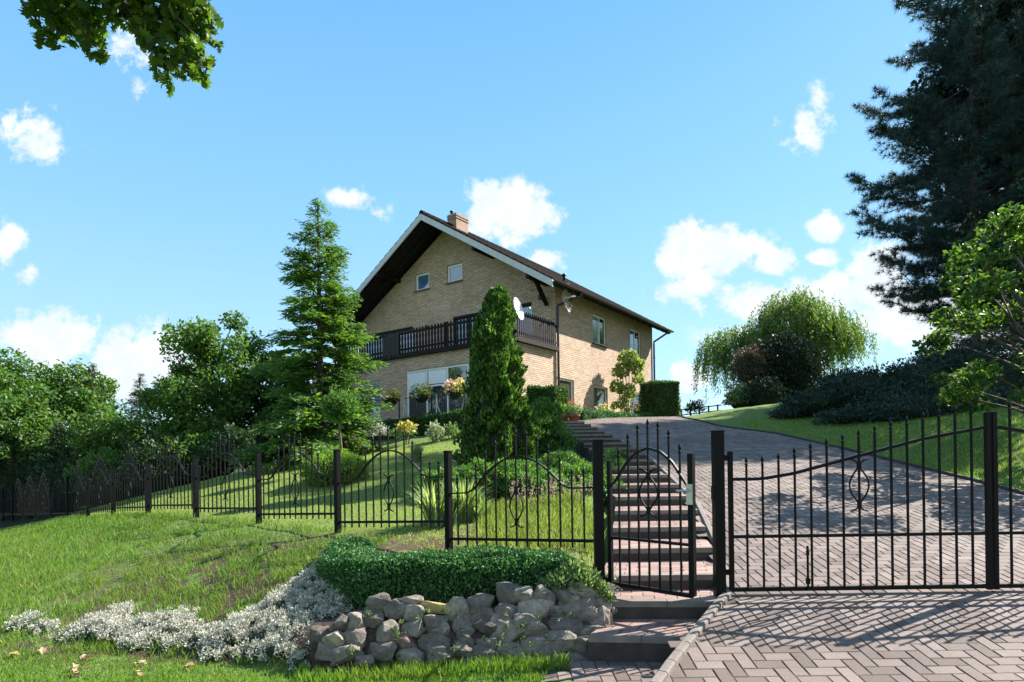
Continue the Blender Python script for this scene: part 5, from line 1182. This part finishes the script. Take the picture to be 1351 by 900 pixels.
# big dark pine
def pine(name, lb, base, h, rmax, z0, nb, mat, seed, tuft=.17, keep=None, nfac=1., group=None):
    global rng; rng = np.random.default_rng(seed); t = thing(name, lb, 'pine tree', base, group); B = np.array(list(base)); mb = MB(); wb = [(0, 0), (.04, .3), (-.05, .6), (0, 1)]
    mb.tube([tuple(B+[a, 0, h*q]) for a, q in wb], [.15, .12, .08, .02], 9); tc = []; td = []
    for i in range(nb):
        q = (i+rng.random())/nb; z = h*(z0+(1-z0)*q); r = rmax*(np.sin(min(1, (1-q)*1.25+.10)*math.pi/2)**.8)*rng.uniform(.65, 1.1); a = i*2.399+rng.uniform(-.3, .3); e = np.array([math.cos(a), math.sin(a), 0]); sd_ = np.array([-e[1], e[0], 0])
        f = lambda s: B+e*r*s+np.array([0, 0, z+r*(.02*s+.20*s*s)-.12*r*math.sin(s*math.pi)])
        mb.tube([tuple(f(s)) for s in (0, .25, .5, .75, 1)], [.045, .034, .024, .015, .006], 5, cap=False)
        ns = max(5, int(r*8*nfac))
        for k in range(ns):
            s = rng.uniform(.18, 1.0); L = (1.15-s)*r*.42*rng.uniform(.4, 1.1)+.15; sg = rng.choice([-1, 1]); dr = e*rng.uniform(.5, 1)+sd_*sg*rng.uniform(.4, 1)+np.array([0, 0, rng.uniform(.05, .5)]); dr = dr/np.linalg.norm(dr); p0 = f(s)
            mb.tube([tuple(p0), tuple(p0+dr*L)], [.010, .004], 3, cap=False)
            for w in np.arange(.25, 1.01, .14/max(L, .2)):
                tc.append(p0+dr*L*w+rng.normal(size=3)*.04); v = dr+rng.normal(size=3)*.35+np.array([0, 0, .25]); td.append(v/np.linalg.norm(v))
    tc = np.array(tc); td = np.array(td); 
    if keep is not None: k = keep(tc); tc = tc[k]; td = td[k]
    m = 22; C = np.repeat(tc, m, 0); D = np.repeat(td, m, 0); D = unit(D*.75+unit(rng.normal(size=C.shape))*.9); l = tuft*rng.uniform(.6, 1.1, (len(C), 1)); s = unit(np.cross(D, rng.normal(size=C.shape)))*.0085
    v = np.stack([C-s, C+s, C+D*l], 1).reshape(-1, 3); nb_ = MB(); nb_.add(v, np.arange(len(v)).reshape(-1, 3)); mb.build('trunk', 'bark', t); nb_.build('crown', mat, t); return t
b = Vector((16.9, 22.0, 1.9)); pine('pine_tree', 'tall dark blue green pine with long spreading branches on the right', b, 16.6, 4.1, .20, 92, 'leaf_pine', 100, .28, nfac=1.35)
b = Vector((20.2, 23.6, 2.0)); pine('pine_tree', 'darker pine at the right edge of the photo behind the leafy branches', b, 17, 4.2, .08, 84, 'leaf_pine', 101, .30, nfac=1.1)
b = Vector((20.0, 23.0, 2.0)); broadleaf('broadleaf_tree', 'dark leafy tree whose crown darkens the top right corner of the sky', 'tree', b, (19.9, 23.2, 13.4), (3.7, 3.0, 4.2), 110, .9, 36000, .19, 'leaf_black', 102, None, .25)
b = Vector((16.2, 16.9, 1.4)); broadleaf('broadleaf_tree', 'dark broadleaf tree added behind the near leafy one at the right edge to shade the bank', 'tree', b, (16.4, 17.0, 5.4), (3.1, 2.9, 3.5), 90, .75, 24000, .14, 'leaf_deep', 104, None, .2)  # added tree, its crown sized to throw shade on the right bank
# leafy tree near the right edge, branches reaching in
b = Vector((9.3, 10.2, -.2))
broadleaf('broadleaf_tree', 'near leafy tree with bright sunlit leaves reaching in from the right edge', 'tree', b, P(1370, 425, 10.2), (1.75, 1.5, 1.75), 66, .30, 9000, .10, 'leaf_near', 103, None, .10, flat=.6)
# overhanging oak branch, top left
def oak():
    global rng; rng = np.random.default_rng(110); t = thing('oak_tree', 'oak tree outside the left edge whose leafy bough hangs into the top left sky', 'oak tree', Vector((-8.2, 5.6, -1.9)))
    mb = MB(); Y = 6.0
    mb.tube([(-8.2, 5.6, -2.2), (-8.1, 5.6, 1), (-7.9, 5.8, 4), (-7.4, 5.8, 6.2)], [.42, .33, .28, .2], 12)
    limb = [Vector((-7.9, 5.8, 4)), Vector((-6.6, 6.0, 5.6)), P(60, -60, 6.2), P(150, -12, 6.1), P(178, 22, 6), P(215, 55, 6)]
    mb.tube(limb, [.16, .11, .06, .03, .018, .010], 7)
    tw = [[P(60, -60, 6.2), P(90, -20, 6.1), P(105, 20, 6.0), P(122, 60, 6)], [P(60, -60, 6.2), P(66, -10, 6.2), P(68, 25, 6.2), P(62, 48, 6.2)], [P(150, -12, 6.1), P(205, -5, 6), P(245, 10, 6), P(275, 22, 6)],
          [P(178, 22, 6), P(205, 62, 5.95), P(222, 90, 5.9)], [P(178, 22, 6), P(225, 35, 6), P(258, 58, 6), P(270, 98, 6)], [P(205, -5, 6), P(230, 20, 5.9), P(262, 50, 5.9)], [P(150, -12, 6.1), P(158, 15, 6.05), P(160, 24, 6)], [P(90, -20, 6.1), P(48, -12, 6.1), P(42, -2, 6.1)], [P(150, -12, 6.1), P(185, 40, 6), P(196, 56, 6)]]
    for q in tw: mb.tube(q, [.014]+[.008]*(len(q)-2)+[.004], 5)
    mb.build('trunk', 'bark', t); cs = []
    blobs = [(75, 8, 34), (100, 20, 26), (118, 40, 15), (122, 62, 9), (125, 72, 6), (60, 52, 11), (80, 40, 11), (52, 28, 10), (62, 8, 12), (130, 6, 24), (160, 8, 22), (160, 24, 8), (185, 12, 24), (215, 8, 30), (245, 12, 26), (262, 14, 18), (278, 20, 9), (190, 42, 12), (182, 45, 7), (198, 58, 8),
             (210, 38, 16), (240, 40, 20), (262, 34, 14), (280, 55, 7), (222, 70, 18), (240, 78, 18), (255, 66, 14), (270, 74, 8), (212, 92, 10), (215, 106, 7), (228, 95, 9), (205, 78, 8), (262, 98, 7), (252, 88, 8), (48, 2, 7), (95, -12, 30), (200, -20, 40), (150, -30, 30), (240, -20, 30)]
    for px, py, r in blobs:
        n = int(r*r*.105)+7; p, d = sphere_pts(n, .2); c = P(px, py, 6.05); cs.append(np.array(list(c))+p*np.array([r/F*6.05, .22+.15*(r > 20), r/F*6.05]))
    # the rest of the crown, above and outside the frame
    for k in range(90):
        c = np.array([rng.uniform(-9.5, -4.6), rng.uniform(4, 9), rng.uniform(5.0, 8.5)])
        if (c[0]/c[1])*F+CX > -70 and HY-(c[2]/c[1])*F > -80: continue
        p, d = sphere_pts(60, .2); cs.append(c+p*.5)
    c = np.concatenate(cs); u = (c[:, 0]/c[:, 1])*F+CX; v = HY-(c[:, 2]/c[:, 1])*F; mb = MB()
    leafquads(mb, c, .115, .10, bias=np.array([0, 0, -.5]), bk=.6, nb=np.array([0, 0, .8]), lobes=True, fold=.2); mb.build('crown', 'leaf_oak', t)
oak()

# ------------------------------------------------------------------ foreground planting
pts = []
for px, py, Y in ((462, 705, 6.3), (455, 735, 5.55), (500, 738, 5.2), (600, 738, 5.15), (700, 734, 5.2), (748, 738, 5.30)):
    c = P(px, py, Y); pts.append((c.x, c.y+(.17 if px > 650 else .04), (-1.24 if px > 650 else -1.30) if px > 470 else -1.22, c.z+.03))
pts[0] = (pts[0][0], pts[0][1], -1.2, -.80)
hedge('box_hedge', 'clipped glossy box hedge running along the top of the stone wall', pts, .46, 'leaf_box', 75000, .027, 120, round_=.14, asp=.62, jit=.022, wob=.022)
c = P(757, 772, 4.98); t = thing('pale_shrub', 'small pale green leafy shrub growing over the right end of the stone wall', 'shrub', Vector((c.x, c.y, -1.2))); rng = np.random.default_rng(121); mb = MB()
for px, py, Y, r, n in ((740, 768, 5.04, .13, 620), (768, 766, 5.06, .16, 900), (788, 778, 5.02, .11, 380), (757, 756, 5.10, .14, 560), (722, 774, 5.04, .09, 240), (800, 788, 5.0, .07, 160)):
    q = P(px, py, Y); p, d = sphere_pts(n, .3); leafquads(mb, np.array(list(q))+p*np.array([r, r, r*.75]), (.062), .017, bias=d+np.array([0, 0, .9]), bk=1.2, nb=d*.5)
mb.build('foliage', 'leaf_sage', t); mb = MB()
for k in range(5): mb.tube([Vector((c.x-.1+.05*k, c.y+.12, -1.2)), P(735+14*k, 770, 5.06)], [.01, .006], 5)
mb.build('stem', 'pale_bark', t)
# weeds rooted in the joints of the wall
rng = np.random.default_rng(125); mb = MB()
for k in range(46):
    px = rng.uniform(440, 800); py = rng.uniform(805, 868); X0 = (px-CX)/F*4.65; t = (876-py)/95; c = P(px, py, wally(X0)-.03+.28*t); m = int(rng.uniform(8, 26)); r = rng.uniform(.012, .035)
    p, d = sphere_pts(m, .1); leafquads(mb, np.array(list(c))+p*r, .024, .011, bias=d+np.array([0, -.3, .7]), bk=1, nb=d)
tag(mb.build('wall_weeds', 'leaf_sage'), 'tiny weeds growing in the joints of the stone wall', 'weeds', kind='stuff')
# silver ground cover
def silver(lb, blobs, seed, dens=1.0, mat='leaf_silver', ls=.022):
    global rng; rng = np.random.default_rng(seed); mb = MB()
    for i, (px, py, Y, rx, ry, rz, n) in enumerate(blobs):
        c = P(px, py, Y); z = gz(c.x, c.y); v, f = ico((c.x, c.y, z+.0), 1, 2, .2, 2, i, (rx*.8, ry*.8, rz*.5)); mb.add(v, f, 1, True)
        nb = max(6, int(rx*ry*850)); 
        for k in range(nb):
            a = rng.uniform(0, 6.283); q = math.sqrt(rng.random()); x = c.x+math.cos(a)*q*rx; y = c.y+math.sin(a)*q*ry; h = rz*math.sqrt(max(.06, 1-q*q))*rng.uniform(.75, 1.25)
            m = int(38*dens); p, d = sphere_pts(m, .2); rr = rng.uniform(.03, .055); leafquads(mb, np.array([x, y, gz(x, y)*0+z*.5+gz(x, y)*.5+h*.85])+p*rr, ls, ls*.42, bias=d+np.array([0, 0, 1.]), bk=.9, nb=d)
    return tag(mb.build('silver_groundcover', [mat, 'core_green']), lb, 'ground cover', kind='stuff')
def sb(px, Y, rx, ry, rz):
    return (px, 0, Y, rx, ry, rz, 0)
B2 = []
def gpx(px, py):
    """ground point seen at a photo pixel (walk along the ray until it meets the terrain)"""
    d = P(px, py, 1.0); y = 3.6
    while y < 40:
        if d.z*y < float(HT(np.array([d.x*y]), np.array([y]), False)[0]): break
        y += .02
    return y
for px, py, rx, ry, rz in ((35, 826, .17, .14, .09), (60, 832, .14, .12, .08), (100, 838, .15, .16, .09), (135, 832, .24, .22, .13), (170, 836, .26, .22, .13), (205, 832, .24, .24, .13), (235, 836, .2, .2, .10), (160, 812, .14, .16, .10), (245, 818, .12, .14, .09), (190, 852, .2, .14, .09), (225, 855, .16, .12, .08),
                           (275, 846, .2, .18, .11), (305, 842, .22, .2, .12), (290, 862, .18, .14, .08), (325, 832, .22, .22, .13), (350, 820, .22, .22, .12), (375, 800, .2, .24, .12), (395, 785, .18, .22, .11), (415, 768, .18, .22, .10), (432, 752, .16, .2, .09), (360, 840, .22, .2, .12), (385, 825, .2, .2, .12), (405, 808, .2, .2, .11), (425, 790, .18, .2, .11), (440, 770, .16, .2, .1),
                           (345, 862, .2, .14, .09), (375, 858, .2, .16, .11), (400, 845, .18, .16, .12), (420, 825, .16, .16, .12), (440, 812, .15, .15, .11), (450, 795, .12, .14, .1), (425, 862, .14, .12, .09), (400, 872, .14, .1, .08), (452, 815, .10, .10, .08), (440, 840, .10, .10, .08), (455, 780, .12, .14, .1)):
    B2.append((px, py, gpx(px, py), rx, ry, rz, 0))
silver('mat of silver white groundcover plants along the foot of the grass bank', B2, 130, 1.5)
B3 = [(px, py, Y, r, r*.8, .09, 0) for px, py, Y, r in ((515, 712, 6.05, .16), (540, 714, 5.95, .18), (565, 716, 5.9, .16), (500, 716, 6.0, .12))]
silver('patch of silver groundcover behind the left half of the box hedge', B3, 131, 1.2)
B4 = [(px, py, Y, r, r*.8, .07, 0) for px, py, Y, r in ((795, 790, 5.05, .10), (804, 775, 5.2, .08), (800, 760, 5.4, .08))]
silver('small silver plants beside the lowest step', B4, 132, 1.0)
c = P(309, 857, gpx(309, 860)); t = tag(leafquads(MB(), np.array([[c.x, c.y-.05, c.z]])+np.random.default_rng(1).normal(size=(26, 3))*.02, .03, .016).build('dry_flower', 'flower_orange', at=c), 'orange withered bloom at the front of the silver plants', 'flower')
# meadow patch and plumes behind the near fence panel
rng = np.random.default_rng(140); n = 5200; x = rng.uniform(-.45, 1.05, n); y = rng.uniform(6.2, 9.2, n); k = (x < XL(y)-1.2); x = x[k]; y = y[k]; z = HT(x, y, False); mb = MB()
def blades(mb, x, y, z, h, w, lean=.5, mi=0):
    n = len(x); a = rng.uniform(0, 6.283, n); b_ = rng.uniform(0, 6.283, n); hh = h*rng.uniform(.5, 1.2, n); l = lean*hh*rng.uniform(.1, 1.1, n); ww = w*rng.uniform(.6, 1.3, n)
    c = np.stack([x, y, z-.01], 1); s = np.stack([np.cos(a)*ww/2, np.sin(a)*ww/2, 0*a], 1); e = np.stack([np.cos(b_)*l, np.sin(b_)*l, hh], 1); m_ = c+e*np.array([.4, .4, .58]); 
    v = np.stack([c-s, c+s, m_+s*.8, c+e, m_-s*.8], 1).reshape(-1, 3); mb.add(v, np.arange(n*5).reshape(n, 5), mi); return mb
blades(mb, x, y, z, .13, .010, .7); tag(mb.build('meadow_plants', 'leaf_meadow'), 'patch of tall yellowish green grass and herbs behind the fence next to the small gate', 'tall grass', kind='stuff')
mb = MB(); 
for k in range(70):
    px = rng.uniform(668, 792); c = P(px, rng.uniform(664, 676), rng.uniform(8.4, 9.0)); g = gz(c.x, c.y); hh = rng.uniform(.25, .42); le = rng.uniform(-.08, .08)
    mb.tube([(c.x, c.y, g), (c.x+le*.5, c.y, g+hh*.5)], .003, 3, 1, False); m = 14; q = np.linspace(.45, 1, m); leafquads(mb, np.stack([c.x+le*q, c.y+0*q, g+hh*q], 1)+rng.normal(size=(m, 3))*.008, .035, .014, bias=np.array([0, 0, 1.]), bk=1)
tag(mb.build('pink_plumes', ['plume', 'leaf_meadow']), 'row of faded pinkish flower plumes behind the near fence panel', 'flowers', kind='stuff')

# ------------------------------------------------------------------ grass
def field(n, x0, x1, y0, y1, fn, seed, power=1.):
    global rng; rng = np.random.default_rng(seed); y = y0+(y1-y0)*rng.random(n)**power; u = rng.uniform(x0, x1, n); x = u*y; k = fn(x, y); return x[k], y[k]
NO = lambda x, y, f, o: np.array([noise.noise(Vector((a*f+o, b*f, 3.3))) for a, b in zip(x, y)])
bankf = lambda x, y: (x < np.interp(y, [3, 4.2, 4.6, 4.75, 4.8], [.45, .45, .5, -1.1, -1.5]))
def fence_y(x): return np.interp(x, [q[0] for q in FP[::-1]], [q[1] for q in FP[::-1]])
def outside(x, y):
    a = x < .50-.55*np.maximum(0, 4.75-y)
    wl = (x > -1.45) & (y > np.interp(x, BX, BY)-.03)
    return a & ~wl & (y < fence_y(x)+.15)
x, y = field(215000, -1.35, .05, 3.6, 13.5, outside, 150, 1.35); b = np.interp(x, BX, BY)
up = y > b+.05; nz = NO(x, y, 1.7, 0)
bald = up & (x > -5.2) & (nz+.5*NO(x, y, 6, 4) > -.05) & (rng.random(len(x)) < .80)
k = ~bald; x, y, up, nz = x[k], y[k], up[k], nz[k]; z = HT(x, y); mb = MB(); h = np.where(up, .085, .045)*(1+.5*nz); dry = rng.random(len(x)) < np.where(up, .05+.14*np.clip(nz+.1, 0, 1), .05)
blades(mb, x[~dry], y[~dry], z[~dry], h[~dry], .0065, .7); blades(mb, x[dry], y[dry], z[dry], h[dry], .006, .9, 1)
# longer tufts at the foot of the stones and along the path
x, y = field(9000, -.36, .09, 4.1, 4.85, lambda x, y: (x < .50-.3*np.maximum(0, 4.75-y)) & (y < np.interp(x, BX, BY)+.0) & (y > np.interp(x, BX, BY)-.22), 151); blades(mb, x, y, HT(x, y), .10, .0065, .6)
tag(mb.build('bank_grass', ['blade', 'blade_dry']), 'rough green grass on the bank and the strip of lawn in front of it', 'grass', kind='stuff')
def inlawn(x, y):
    st = (x < np.interp(y, [5, 9, 12, 20], [.9, 1.25, 1.4, .9])); return (y > fence_y(x)+.0) & st & (y < 17.6+x*.1)
x, y = field(130000, -.72, .13, 5.6, 18, inlawn, 152, .8); z = HT(x, y, False); mb = MB(); blades(mb, x, y, z, .035, .010, .9)
x2, y2 = field(70000, .38, .90, 7.6, 19, lambda x, y: x > XR(y)+.06, 153, .9); z2 = HT(x2, y2); pk = rng.random(len(x2)) < .55; blades(mb, x2[pk], y2[pk], z2[pk], .065, .011, .7, 1); blades(mb, x2[~pk], y2[~pk], z2[~pk], .055, .011, .8, 0)
tag(mb.build('lawn_grass', ['lawn_blade', 'blade']), 'mown grass of the sloping lawn and the grass bank right of the driveway', 'grass', kind='stuff')
# fallen leaves on the lawn in the foreground
rng = np.random.default_rng(160); i = 0
for (px, py) in ((15, 868), (110, 872), (98, 886), (182, 882), (188, 893), (250, 884), (60, 862), (103, 893), (400, 880)):
    Y = gpx(px, py); c = P(px, py, Y); m = 5; mb = MB(); leafquads(mb, np.array([[c.x, c.y, c.z+.03]])+rng.normal(size=(m, 3))*np.array([.022, .03, .004]), .06, .045, nb=np.array([0, 0, 3.]), fold=.25)
    lbs = ['dry leaf lying nearest the left edge of the photo', 'dry leaf just below the left end of the silver plants', 'pair of brown leaves left of the middle of the lawn strip', 'upper of the two dry leaves under the widest silver mat', 'lower of the two dry leaves under the widest silver mat', 'pale dry leaf under the right part of the silver mat', 'small dry leaf close to the left end of the silver plants', 'dry leaf at the very bottom edge on the left of the lawn', 'rightmost dry leaf on the lawn near the stone wall']
    o = tag(mb.build('fallen_leaf', 'dead_leaf', at=c), lbs[i], 'fallen leaves', 'dry leaves scattered on the lawn'); i += 1
